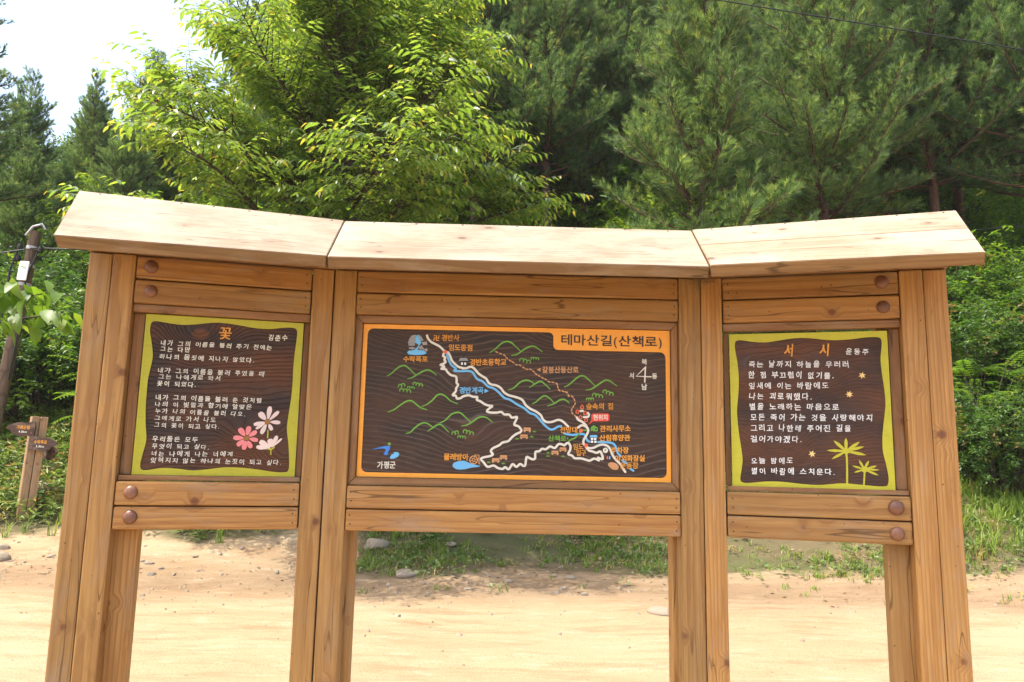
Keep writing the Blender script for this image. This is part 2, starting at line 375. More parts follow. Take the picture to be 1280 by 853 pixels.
def np_mesh(name, verts, tris=None, quads=None, tone=None, attr='tone', smooth=False):
    me = bpy.data.meshes.new(name)
    verts = np.asarray(verts, np.float32)
    loops = []; starts = []; totals = []; s = 0
    for f, k in ((tris, 3), (quads, 4)):
        if f is not None and len(f):
            f = np.asarray(f, np.int32); loops.append(f.ravel())
            starts.append(s + np.arange(len(f))*k); totals.append(np.full(len(f), k)); s += len(f)*k
    loops = np.concatenate(loops); starts = np.concatenate(starts); totals = np.concatenate(totals)
    me.vertices.add(len(verts)); me.vertices.foreach_set('co', verts.ravel())
    me.loops.add(len(loops)); me.loops.foreach_set('vertex_index', loops.astype(np.int32))
    me.polygons.add(len(starts)); me.polygons.foreach_set('loop_start', starts.astype(np.int32))
    me.polygons.foreach_set('loop_total', totals.astype(np.int32))
    if smooth: me.polygons.foreach_set('use_smooth', np.ones(len(starts), bool))
    if tone is not None:
        a = me.attributes.new(attr, 'FLOAT', 'POINT'); a.data.foreach_set('value', np.asarray(tone, np.float32))
    me.update(calc_edges=True); me.validate()
    return me

class Tubes:
    """collects tapered tubes into one mesh"""
    def __init__(self): self.v = []; self.q = []; self.n = 0
    def add(self, pts, rad, k=6):
        pts = np.asarray(pts, float); rad = np.broadcast_to(np.asarray(rad, float), (len(pts),))
        t = np.gradient(pts, axis=0); t /= np.linalg.norm(t, axis=1)[:, None] + 1e-9
        ref = np.array([0, 0, 1.0]) if abs(t[0, 2]) < 0.9 else np.array([1.0, 0, 0])
        a = np.cross(t, ref); a /= np.linalg.norm(a, axis=1)[:, None] + 1e-9
        b = np.cross(t, a)
        th = np.arange(k)*2*math.pi/k
        ring = pts[:, None] + rad[:, None, None]*(np.cos(th)[None, :, None]*a[:, None] + np.sin(th)[None, :, None]*b[:, None])
        m = len(pts); self.v.append(ring.reshape(-1, 3))
        i = np.arange(m-1)[:, None]*k; j = np.arange(k)[None]; j2 = (j+1) % k
        q = np.stack([i+j, i+j2, i+k+j2, i+k+j], -1).reshape(-1, 4) + self.n
        self.q.append(q)
        if k == 4:
            self.q.append(np.array([[self.n+3, self.n+2, self.n+1, self.n]])); e = self.n+(m-1)*k
            self.q.append(np.array([[e, e+1, e+2, e+3]]))
        self.n += m*k
    def mesh(self, name): return np_mesh(name, np.concatenate(self.v), None, np.concatenate(self.q), smooth=True)

def unit(v): return v/(np.linalg.norm(v, axis=-1, keepdims=True) + 1e-9)

LEAF_T = np.array([(0, 0, 0), (.32, -.5, .10), (.32, 0, 0), (.32, .5, .10), (.68, -.36, .05), (.68, 0, -.03), (.68, .36, .05), (1, 0, -.10)])
LEAF_TRI = np.array([(0, 2, 1), (0, 3, 2), (4, 5, 7), (5, 6, 7)]); LEAF_QUAD = np.array([(1, 2, 5, 4), (2, 3, 6, 5)])
def leaves(base, d, upv, ln, wd, droop=0.0):
    """curved, folded leaves; returns verts, tris, quads"""
    d = unit(d); side = unit(np.cross(d, upv)); nn = np.cross(side, d)
    n = len(base); ln = np.broadcast_to(ln, (n,)); wd = np.broadcast_to(wd, (n,)); droop = np.broadcast_to(droop, (n,))
    x = LEAF_T[None, :, 0]*ln[:, None]; y = LEAF_T[None, :, 1]*wd[:, None]
    z = LEAF_T[None, :, 2]*wd[:, None] - (LEAF_T[None, :, 0]**2)*(droop*ln)[:, None]
    v = base[:, None] + x[..., None]*d[:, None] + y[..., None]*side[:, None] + z[..., None]*nn[:, None]
    o = (np.arange(n)*8)[:, None, None]
    return v.reshape(-1, 3), (LEAF_TRI[None]+o).reshape(-1, 3), (LEAF_QUAD[None]+o).reshape(-1, 4)

def small_leaves(base, d, upv, ln, wd):
    """two-triangle folded leaf"""
    d = unit(d); side = unit(np.cross(d, upv)); nn = np.cross(side, d); n = len(base)
    ln = np.broadcast_to(ln, (n,))[:, None]; wd = np.broadcast_to(wd, (n,))[:, None]
    v = np.stack([base, base+d*ln*.45-side*wd*.5+nn*wd*.12, base+d*ln-nn*ln*.12, base+d*ln*.45+side*wd*.5+nn*wd*.12], 1)
    o = (np.arange(n)*4)[:, None, None]
    return v.reshape(-1, 3), (np.array([[(0, 2, 1), (0, 3, 2)]])+o).reshape(-1, 3)

# ------------------------------------------------------------------ terrain
_rs = np.random.RandomState(5)
_W = [(_rs.uniform(.15, .5)*2**k, _rs.uniform(0, 6.28), _rs.uniform(0, 6.28), 0.55**k) for k in range(5) for _ in range(3)]
def fnoise(x, y, f=1.0):
    s = 0
    for w, a, ph, am in _W: s = s + am*np.sin(f*w*(x*math.cos(a)+y*math.sin(a))*2.2+ph)
    return s/5.0
def road_edge(x): return 6.55 + 0.25*np.sin(x*0.6+1) + 0.15*np.sin(x*1.7) + np.clip((-x-3)*0.10, 0, 1.1)
def terrain(x, y):
    x = np.asarray(x, float); y = np.asarray(y, float)
    t = y - road_edge(x)
    rs = 1/(1+np.exp(-(x-5.5)*1.3))                        # the right bank is steeper at its toe
    toe = 0.16*(1-rs) + 0.50*rs
    a = np.clip(t, 0, 1.6); h = toe*a*a/(a+0.35)*1.2
    b = np.clip(t-1.3, 0, 20); h = h + 0.57*b*b/(b+0.7)
    c = np.clip(t-21, 0, 60); h = h + 0.62*c*(1-0.62*np.clip((-x-8)/14, 0, 1))
    h = h + fnoise(x, y)*0.20*np.clip(t, 0, 3)/3 + 0.03*fnoise(x*3, y*3)*np.clip(t+1.5, 0, 1)
    road = np.clip(-t, 0, 1)
    rut = np.exp(-((y-3.1-0.15*np.sin(x*.3))/.22)**2)+np.exp(-((y-4.7-0.15*np.sin(x*.3))/.22)**2)
    h = h - 0.022*rut*road + road*(0.018*fnoise(x*1.6, y*5.0) + 0.012*fnoise(x*5+3, y*6))
    h = h*(1-0.35*np.clip((-x-14)/40, 0, 1))
    return h
def hz(x, y): return float(terrain(x, y))

def build_ground():
    xs = np.concatenate([np.linspace(-400, -60, 12)[:-1], np.linspace(-60, -16, 45)[:-1], np.arange(-16, 16, 0.14), np.linspace(16, 60, 45)[1:], np.linspace(60, 400, 12)[1:]])
    ys = np.concatenate([np.linspace(-300, -30, 8)[:-1], np.linspace(-30, -4, 14)[:-1], np.arange(-4, 14, 0.12), np.linspace(14, 70, 80)[1:], np.linspace(70, 500, 14)[1:]])
    X, Y = np.meshgrid(xs, ys); Z = terrain(X, Y)
    V = np.stack([X, Y, Z], -1).reshape(-1, 3)
    nx, ny = len(xs), len(ys)
    i = np.arange(nx-1)[None]; j = np.arange(ny-1)[:, None]
    q = np.stack([j*nx+i, j*nx+i+1, (j+1)*nx+i+1, (j+1)*nx+i], -1).reshape(-1, 4)
    cx = V[q][:, :, 0].mean(1); cy = V[q][:, :, 1].mean(1)
    t = cy - road_edge(cx) + 0.35*fnoise(cx*2, cy*2) - np.where(cx < -1.9, 1.9, 0.85)
    isroad = (t < 0) & (cy > -40)
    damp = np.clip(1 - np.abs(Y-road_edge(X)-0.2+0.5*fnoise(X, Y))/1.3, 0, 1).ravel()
    tv = Y - road_edge(X) + 0.35*fnoise(X*2, Y*2) - np.where(X < -1.9, 1.9, 0.85)
    sandy = np.clip(0.5-tv*0.9, 0, 1).ravel()
    for name, mask in (('dirt_road', isroad), ('ground', ~isroad)):
        f = q[mask]; u, inv = np.unique(f, return_inverse=True)
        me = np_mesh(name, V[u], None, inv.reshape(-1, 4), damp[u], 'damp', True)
        sa_ = me.attributes.new('sandy', 'FLOAT', 'POINT'); sa_.data.foreach_set('value', sandy[u].astype(np.float32))
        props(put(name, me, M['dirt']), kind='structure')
build_ground()
# ------------------------------------------------------------------ artwork, in millimetres on each panel (x right, z up)
ART = {
'left_text':[('내가 그의 이름을 불러 주기 전에는',-228,188,172,191,24),('그는 다만',-226,165,-118,167,24),('하나의 몸짓에 지나지 않았다.',-227,138,112,140,24),('내가 그의 이름을 불러 주었을 때',-229,87,151,89,24),('그는 나에게로 와서',-224,62,-4,66,24),('꽃이 되었다.',-227,38,-87,38,24),('내가 그의 이름을 불러 준 것처럼',-228,-13,148,-12,24),('나의 이 빛깔과 향기에 알맞은',-228,-38,114,-37,23),('누가 나의 이름을 불러 다오.',-225,-63,94,-64,23),('그에게로 가서 나도',-225,-89,-9,-89,23),('그의 꽃이 되고 싶다.',-224,-114,6,-115,23),('우리들은 모두',-226,-164,-66,-164,24),('무엇이 되고 싶다.',-225,-190,-25,-190,23),('너는 나에게 나는 너에게',-226,-217,59,-214,23),('잊혀지지 않는 하나의 눈짓이 되고 싶다.',-226,-240,234,-241,23)],
'left_title':[('꽃',-26,236,23,237,44)],
'left_author':[('김춘수',151,230,227,232,25)],
'right_text':[('죽는 날까지 하늘을 우러러',-214,175,149,170,25),('한 점 부끄럼이 없기를.',-217,134,95,128,26),('잎새에 이는 바람에도',-217,92,75,91,25),('나는 괴로워했다.',-216,53,16,50,25),('별을 노래하는 마음으로',-217,13,108,10,25),('모든 죽어 가는 것을 사랑해야지',-213,-29,221,-28,25),('그리고 나한테 주어진 길을',-213,-69,146,-68,25),('걸어가야겠다.',-215,-110,-25,-110,25),('오늘 밤에도',-215,-192,-60,-189,24),('별이 바람에 스치운다.',-216,-230,85,-228,24)],
'right_title':[('서',-86,226,-43,225,46),('시',39,225,85,224,45)],
'right_author':[('윤동주',134,219,219,216,26)],
'left_inner':[(-264,252),(-259,264),(-243,268),(-198,263),(-153,260),(-100,266),(-47,275),(-9,276),(46,271),(109,263),(157,263),(204,271),(244,273),(258,263),(259,234),(255,174),(253,115),(254,65),(252,-1),(246,-67),(244,-116),(253,-173),(260,-245),(257,-271),(240,-277),(209,-276),(163,-270),(101,-263),(33,-262),(-19,-269),(-78,-275),(-129,-270),(-180,-268),(-230,-276),(-250,-274),(-256,-256),(-250,-214),(-243,-168),(-250,-113),(-255,-51),(-256,-4),(-256,51),(-250,99),(-247,140),(-257,196),(-264,228)],
'right_inner':[(-261,254),(-255,267),(-234,269),(-192,262),(-147,259),(-94,266),(-41,273),(11,272),(62,265),(112,262),(163,265),(206,270),(249,270),(261,260),(261,235),(255,189),(257,135),(262,82),(264,28),(260,-9),(252,-62),(247,-107),(247,-152),(255,-196),(261,-241),(258,-267),(246,-275),(212,-275),(164,-271),(108,-268),(66,-272),(23,-276),(-35,-274),(-100,-268),(-158,-268),(-210,-274),(-240,-275),(-253,-264),(-248,-229),(-243,-190),(-247,-144),(-253,-97),(-257,-50),(-259,-3),(-254,45),(-250,93),(-250,141),(-254,189),(-260,229)],
'flowers':[[(172,-90),(178,-30,23),(212,-48,18),(220,-92,19),(191,-123,19),(151,-138,21),(130,-119,14),(121,-103,19),(139,-55,28)],[(101,-153),(108,-107,24),(72,-116,26),(52,-153,23),(68,-183,23),(93,-198,23),(121,-191,22),(144,-161,21),(137,-125,22)],[(191,-188),(211,-140,19),(229,-150,10),(185,-152,27),(147,-162,26),(136,-185,21)]],
'stems':[[(175,-122),(176,-136),(176,-150)],[(190,-189),(191,-200),(192,-211)],[(178,-191),(185,-193),(191,-193),(198,-189),(203,-184)]],
'plants':[[(123,-151),(81,-112,16),(124,-102,16),(171,-116,15),(186,-133,14),(190,-164,15),(72,-181,13),(56,-149,14)],[(182,-216),(165,-182,11),(198,-184,12),(225,-202,11),(233,-217,9),(229,-237,11),(146,-228,9),(140,-203,10)]],
'plant_stems':[[(123,-154),(124,-181),(123,-223),(121,-271)],[(183,-221),(181,-237),(179,-259),(177,-275)]],
'stars':[(190,128),(143,58),(5,-163)],
'trails':[[(-352,254),(-348,243),(-336,230),(-319,221),(-300,211),(-279,191)],[(-268,190),(-260,177),(-252,158),(-239,144),(-224,133),(-202,128),(-213,128),(-195,129),(-177,135),(-162,126),(-148,110),(-132,99),(-117,90),(-107,74),(-94,67),(-76,64),(-59,54),(-46,38),(-27,27),(-2,21),(24,11),(39,-10),(58,-24),(80,-34),(98,-48),(106,-63),(120,-73),(142,-72),(164,-64),(182,-69),(204,-89)],[(242,-92),(256,-83),(268,-85),(279,-94),(281,-106),(274,-122),(265,-137),(263,-151),(271,-161),(284,-169),(302,-168),(316,-161),(334,-155),(352,-158),(365,-170),(374,-191),(385,-208),(403,-226),(413,-241),(424,-257)],[(237,-53),(243,-62),(257,-69),(268,-78),(275,-87)],[(251,-28),(260,-27)],[(264,-51),(279,-50),(284,-43),(280,-35)],[(-279,191),(-286,181),(-286,174),(-278,170),(-281,159),(-276,152),(-285,144),(-296,140),(-283,135),(-282,130),(-293,125),(-275,123),(-269,114),(-254,101),(-235,96),(-231,82),(-231,71),(-225,63),(-232,49),(-233,38),(-245,23),(-233,21),(-227,10),(-212,13),(-206,18),(-184,24),(-165,18),(-149,18),(-151,7),(-136,1),(-121,-9),(-106,-14),(-90,-16),(-99,-23),(-111,-36),(-98,-41),(-73,-41),(-55,-38),(-44,-47),(-24,-48),(-14,-59),(6,-56),(1,-71),(-4,-86),(12,-92),(23,-105),(20,-114),(5,-121),(-12,-134),(-26,-149),(-48,-155),(-58,-164),(-69,-170),(-85,-178),(-92,-189),(-84,-201),(-97,-208),(-120,-213),(-129,-220),(-118,-232),(-103,-248),(-80,-243),(-63,-252),(-45,-255),(-36,-248),(-22,-256),(-8,-236),(7,-246),(21,-235),(34,-242),(41,-238),(44,-213),(49,-208),(67,-216),(78,-212),(79,-189),(94,-185),(104,-176),(119,-177),(135,-166),(153,-172),(169,-156),(190,-161),(190,-161),(204,-151),(213,-164),(212,-178),(205,-194),(219,-199),(230,-209),(252,-209),(277,-215),(288,-217),(306,-209),(324,-216),(318,-205),(338,-210),(329,-182),(314,-187),(298,-182),(284,-178),(272,-164)]],
'river':[[(-272,183),(-265,162),(-253,140),(-235,126),(-243,118),(-227,117),(-209,117),(-187,118),(-170,113),(-153,89),(-131,79),(-108,59),(-88,53),(-68,39),(-45,17),(-23,10),(6,-8),(32,-21),(54,-39),(76,-47),(95,-66),(117,-89),(135,-101),(150,-99),(164,-90),(177,-88)],[(187,-114),(204,-119),(225,-120),(258,-116),(269,-121),(276,-137),(287,-145),(318,-146),(341,-145),(366,-147),(381,-153),(390,-169),(395,-185),(406,-197)],[(413,-213),(428,-225)],[(444,-245),(455,-252)]],
'footpath':[[(206,-146),(218,-137),(229,-133),(240,-122),(250,-111)],[(261,-101),(268,-102),(276,-100)]],
'dots':[(-78,195),(-63,189),(-48,183),(-38,172),(-25,163),(-13,156),(0,147),(14,145),(28,136),(41,130),(55,130),(67,122),(77,112),(89,105),(102,98),(115,92),(128,83),(143,81),(158,76),(162,64),(168,51),(183,47),(196,43),(204,31),(196,44),(205,31),(219,27),(227,15),(230,0),(223,-12),(217,-24),(220,-37),(231,-48)],
'hills':[[(-501,92),(-487,100),(-465,121),(-448,132),(-431,133),(-414,120),(-391,99)],[(-421,82),(-402,89),(-380,103),(-359,115),(-341,119),(-326,112),(-310,99)],[(-492,-47),(-469,-38),(-444,-19),(-420,-4),(-401,-3),(-382,-17),(-364,-29),(-342,-35)],[(-362,-24),(-342,-14),(-323,1),(-304,22),(-287,25),(-271,17),(-252,1),(-224,-11)],[(-419,-128),(-403,-123),(-379,-100),(-358,-87),(-339,-88),(-313,-104)],[(-336,-117),(-317,-104),(-299,-92),(-283,-94),(-255,-120)],[(-291,-85),(-271,-75),(-247,-51),(-225,-43),(-211,-46),(-192,-62),(-171,-80)],[(-207,-95),(-187,-91),(-166,-78),(-145,-63),(-127,-58),(-108,-63),(-88,-79)],[(-105,193),(-87,204),(-62,228),(-40,238),(-22,233),(-7,221),(18,197)],[(-20,183),(2,188),(30,209),(56,221),(74,218),(100,200)],[(-30,48),(-10,55),(15,78),(37,87),(55,84),(74,72)],[(52,59),(74,74),(92,83),(106,78),(132,55)],[(188,64),(204,72),(230,95),(248,108),(266,107),(284,93),(308,70)],[(272,54),(292,58),(321,77),(346,93),(365,91),(392,72)],[(64,-4),(79,4),(93,17),(111,28),(129,20),(148,2)],[(123,-11),(148,-2),(169,12),(184,16),(195,12),(207,2)]],
'bushes':[[(-455,53),(-432,61)],[(-449,40),(-408,34)],[(-420,50),(-394,48)],[(-399,66),(-363,58)],[(-242,-125),(-219,-117)],[(-220,-136),(-191,-138)],[(-199,-113),(-161,-124)],[(13,168),(54,158)],[(57,174),(86,172)],[(298,38),(336,29)],[(339,52),(377,39)],[(274,19),(301,21)]],
'bench':[[(32,-96),(60,-114)],[(19,-123),(49,-140)],[(-57,-203),(-29,-221)],[(-87,-215),(-58,-232)],[(140,-182),(168,-198)],[(171,-169),(198,-186)]],
'tuft':[(74,-110),(8,-139),(64,-130),(-99,-230),(-43,-234),(128,-190),(128,-202),(185,-202)],
'cabin':[(257,-11),(239,-29),(269,-34),(251,-51),(273,-61)],
'marker':[(-278,191),(253,-104),(273,-160)],
'rocks':[[(-422,212),(-425,226),(-421,239),(-413,252),(-399,257),(-394,254),(-399,239),(-398,223),(-398,213)],[(-385,257),(-374,249),(-365,235),(-373,231),(-382,241)],[(-372,227),(-352,230),(-350,218),(-367,216)],[(-422,205),(-407,208),(-394,204),(-403,198),(-420,200)],[(-385,206),(-371,216),(-365,205),(-376,197)],[(-361,201),(-350,204),(-347,193),(-359,191)],[(-368,203),(-363,205),(-362,196),(-368,195)]],
'fall':[[(-391,256),(-386,255),(-382,241),(-373,227),(-380,215),(-388,198),(-362,194),(-351,185),(-361,179),(-391,176),(-420,178),(-428,185),(-421,193),(-400,196),(-388,208),(-383,217),(-389,221),(-397,224),(-398,241)]],
'pond':[[(-237,-245),(-229,-234),(-208,-228),(-190,-228),(-168,-237),(-134,-245),(-139,-249),(-164,-252),(-189,-259),(-218,-260),(-232,-253)]],
'logo_blue':[[(-549,-192),(-524,-184),(-495,-177),(-476,-177),(-478,-188),(-486,-204),(-483,-210),(-495,-212),(-501,-208),(-493,-192),(-498,-187),(-520,-188)]],
'logo_cyan':[[(-477,-220),(-470,-209),(-459,-204),(-466,-201),(-451,-199),(-441,-204),(-444,-215),(-457,-223),(-472,-226)]],
'logo_dot':[(-481,-169)],
'wheel':[(-157,-223),(-141,-223),(-153,-205),(-137,-204),(-136,-238),(-132,-238)],
'field':[[(358,-229),(367,-222),(383,-223),(395,-231),(399,-242),(390,-250),(376,-248),(363,-239)]],
'call':[[(298,-37),(358,-35),(363,-41),(363,-60),(358,-65),(300,-67),(281,-80),(293,-64),(293,-43)]],
'school':[(-225,157),(-220,168),(-194,169),(-188,158),(-221,143),(-191,143),(-207,169),(-207,184),(-198,179)],
'office':[(284,-92),(302,-76),(323,-91),(291,-92),(318,-105),(303,-106),(294,-97),(300,-105),(308,-94),(315,-100)],
'hotel':[(289,-126),(317,-150),(286,-128),(290,-120),(314,-119),(318,-128)],
'win':[(296,-134),(308,-134),(296,-145),(309,-145)],
'parking':[(348,-177)],
'restroom':[(349,-196),(370,-212)],
'compass':[[(505,149),(468,112),(526,111)],[(504,147),(501,90)]],
'arrow':[[(-105,42),(-122,50),(-122,34)],[(79,129),(94,137),(94,122)]],
'garrow':[[(207,-133),(200,-130),(200,-137)]],
'map_text':[('o','수락폭포',-442,159,-345,161,21),('o','卍',-327,244,-303,245,21),('o','경반사',-296,246,-225,248,23),('o','임도종점',-268,209,-172,209,23),('o','경반초등학교',-183,152,-39,156,24),('b','경반계곡',-221,42,-125,44,23),('t','갈봉산등산로',100,129,243,132,23),('d','테마산길(산책로)',169,249,573,248,40),('w','북',489,169,511,169,21),('w','서',439,114,460,114,21),('w','동',529,113,550,114,20),('w','남',488,70,511,71,22),('o','물레방아',-272,-214,-176,-213,23),('w','가평군',-524,-250,-453,-248,25),('w','현위치',299,-52,357,-51,20),('o','숲속의 집',272,-10,379,-7,23),('o','관리사무소',326,-95,446,-91,22),('o','산림휴양관',324,-130,444,-127,22),('o','전망대',171,-103,241,-101,22),('o','임도',222,-166,263,-164,22),('o','입구',234,-189,274,-188,21),('o','주차장',368,-177,438,-175,22),('o','야외화장실',384,-207,500,-204,22),('o','운동장',403,-234,475,-232,22),('g','산책로',127,-136,197,-135,20),('d','P',343,-178,353,-177,13)],
'tab':[(140,279),(144,208),(580,208)]}

# ------------------------------------------------------------------ the information board
board = thing("information_board", "three-winged wooden notice board with pitched plank roof on dirt road", "notice board")
AL, AR = R(13.26), R(16.40)
HX = 0.717
def wing(side):
    a = AL if side < 0 else -AR
    return Matrix.Translation((side*HX, 0, 0)) @ Matrix.Rotation(a, 4, 'Z')
FL, FR, FM = wing(-1), wing(1), Matrix.Identity(4)

def plank_mesh(name, L, W, H, bev, nails=()):
    bm = bmesh.new(); bmesh.ops.create_cube(bm, size=1.0)
    bmesh.ops.scale(bm, vec=(L, W, H), verts=bm.verts)
    bmesh.ops.bevel(bm, geom=bm.edges[:], offset=bev, segments=2, profile=0.6, affect='EDGES')
    for (x, z) in nails:
        ret = bmesh.ops.create_cone(bm, cap_ends=True, segments=8, radius1=0.0028, radius2=0.0028, depth=0.002,
                                    matrix=Matrix.Translation((x, -W/2-0.0005, z)) @ Matrix.Rotation(R(90), 4, 'X'))
        for f in {f for v in ret['verts'] for f in v.link_faces}: f.material_index = 1
    return bm_mesh(name, bm)

def plank(name, F, x0, x1, y0, y1, z0, z1, material, axis='x', bev=0.005, parent=board, nails=(), tilt=0.0):
    c = Vector(((x0+x1)/2, (y0+y1)/2, (z0+z1)/2))
    if axis == 'x':
        me = plank_mesh(name, x1-x0, y1-y0, z1-z0, bev, nails); rot = Matrix.Rotation(tilt, 4, 'Y')
    else:
        me = plank_mesh(name, z1-z0, y1-y0, x1-x0, bev, nails); rot = Matrix.Rotation(R(-90)+tilt, 4, 'Y')
    return put(name, me, [M[material], M['nail']] if nails else M[material], parent, F @ Matrix.Translation(c) @ rot)

ZC = 1.7763
# posts: pairs at the joints, pairs at the outer ends, and a rear post behind each pair
for F, sd in ((FL, -1), (FR, 1)):
    def P(a, b): return (-b, -a) if sd < 0 else (a, b)
    plank("post", F, *P(0.011, 0.0895), -0.042, 0.045, -0.35, 2.275, 'wood', 'z')
    plank("post", F, *P(0.7225, 0.8012), -0.044, 0.042, -0.35, 2.274, 'wood', 'z', 0.006)
    plank("post", F, *P(0.8022, 0.880), -0.043, 0.045, -0.35, 2.272, 'wood', 'z', 0.006)
    plank("rear_post", F, *P(0.645, 0.7240), 0.030, 0.112, -0.35, 2.26, 'wood', 'z', 0.006)
    plank("top_beam", F, *P(0.003, 0.885), -0.050, 0.042, 2.277, 2.352, 'batten', 'x', 0.004)
    plank("spacer", F, *P(0.795, 0.808), 0.0, 0.03, -0.30, 2.272, 'batten', 'z', 0.001)
    plank("spacer", F, *P(-0.006, 0.016), 0.004, 0.034, -0.30, 2.272, 'batten', 'z', 0.001)
    plank("backing_board", F, *P(0.085, 0.727), 0.001, 0.013, 2.0985, 2.26, 'batten', 'x', 0.001)
    plank("backing_board", F, *P(0.085, 0.727), 0.001, 0.013, 1.290, 1.4555, 'batten', 'x', 0.001)
    zc = ZC + (-0.0064 if sd < 0 else -0.0133)
    # rails
    for k, (z0, z1) in enumerate(((2.188, 2.272), (2.097, 2.1835), (1.3705, 1.455), (1.287, 1.3665))):
        a, b = P(0.0935, 0.7205)
        c = (b-a)/2-0.02
        nx = c if sd < 0 else -c
        r = plank("rail", F, a, b, -0.040, -0.002, z0, z1, 'rail', 'x', 0.008, nails=((nx, .018), (nx+.002, -.016)))
        bm = bmesh.new(); bmesh.ops.create_uvsphere(bm, u_segments=20, v_segments=12, radius=0.0255)
        bmesh.ops.scale(bm, vec=(1, 0.62, 1), verts=bm.verts)
        bx = -(b-a)/2+0.054 if sd < 0 else (b-a)/2-0.054
        jr = random.Random(k*7+sd)
        put("bolt_cap", bm_mesh("bolt_cap", bm, True), M['bolt'], r, Matrix.Translation((bx+jr.uniform(-.004, .004), -0.0205+jr.uniform(-.002, .003), 0.002+jr.uniform(-.003, .003))) @ Matrix.Rotation(jr.uniform(-.12, .12), 4, 'Z') @ Matrix.Scale(jr.uniform(.93, 1.04), 4))
    # battens round the poem panel
    plank("batten", F, *P(0.092, 0.7205), -0.026, 0.016, 2.066, 2.0945, 'batten', 'x', 0.003)
    plank("batten", F, *P(0.094, 0.720), -0.020, 0.016, 1.458, 1.4755, 'batten', 'x', 0.003)
    plank("batten", F, *P(0.683, 0.7205), 0.004, 0.030, 1.477, 2.0645, 'batten', 'z', 0.003)
    plank("batten", F, *P(0.092, 0.1125), 0.004, 0.030, 1.477, 2.0645, 'batten', 'z', 0.003)
for s in (-1, 1):
    a, b = (-0.7145, -0.630) if s < 0 else (0.630, 0.7145)
    plank("post", FM, a, b, -0.042, 0.045, -0.35, 2.275, 'wood', 'z')
    a, b = (-0.680, -0.606) if s < 0 else (0.612, 0.680)
    plank("rear_post", FM, a, b, 0.047, 0.127, -0.35, 2.26, 'wood', 'z', 0.006)
plank("top_beam", FM, -0.711, 0.711, -0.048, 0.040, 2.279, 2.354, 'batten', 'x', 0.004)
plank("backing_board", FM, -0.636, 0.636, 0.001, 0.013, 2.1045, 2.262, 'batten', 'x', 0.001)
plank("backing_board", FM, -0.636, 0.636, 0.001, 0.013, 1.288, 1.4485, 'batten', 'x', 0.001)
for z0, z1 in ((2.190, 2.274), (2.104, 2.186), (1.366, 1.449), (1.284, 1.362)):
    plank("rail", FM, -0.6275, 0.6275, -0.040, -0.002, z0, z1, 'rail', 'x', 0.007,
          nails=((-.612, .018), (-.609, -.014), (.612, .016), (.610, -.018)))
# mitred frame round the map
def mitre(name, pts, y0, y1, axis):
    bm = bmesh.new()
    c = Vector((sum(p[0] for p in pts)/4, (y0+y1)/2, sum(p[1] for p in pts)/4))
    rot = Matrix.Identity(4) if axis == 'x' else Matrix.Rotation(R(90), 4, 'Y')
    vs = [[bm.verts.new(rot @ (Vector((x, y, z))-c)) for x, z in pts] for y in (y0, y1)]
    bm.faces.new(vs[0]); bm.faces.new(vs[1][::-1])
    for i in range(4):
        j = (i+1) % 4; bm.faces.new((vs[0][i], vs[1][i], vs[1][j], vs[0][j]))
    bmesh.ops.bevel(bm, geom=bm.edges[:], offset=0.0018, segments=1, affect='EDGES')
    put(name, bm_mesh(name, bm), M['batten'], board, Matrix.Translation(c) @ rot.inverted())
xo, xi, zt, zti, zb, zbi = 0.6285, 0.6015, 2.1015, 2.0725, 1.4515, 1.4805
g = 0.0008
mitre("frame_piece", [(-xo, zt), (xo, zt), (xi, zti), (-xi, zti)], -0.022, 0.016, 'x')
mitre("frame_piece", [(-xo, zb), (xo, zb), (xi, zbi), (-xi, zbi)], -0.022, 0.016, 'x')
mitre("frame_piece", [(-xo, zb+2*g), (-xi-g, zbi+g), (-xi-g, zti-g), (-xo, zt-2*g)], -0.022, 0.016, 'z')
mitre("frame_piece", [(xo, zb+2*g), (xi+g, zbi+g), (xi+g, zti-g), (xo, zt-2*g)], -0.022, 0.016, 'z')

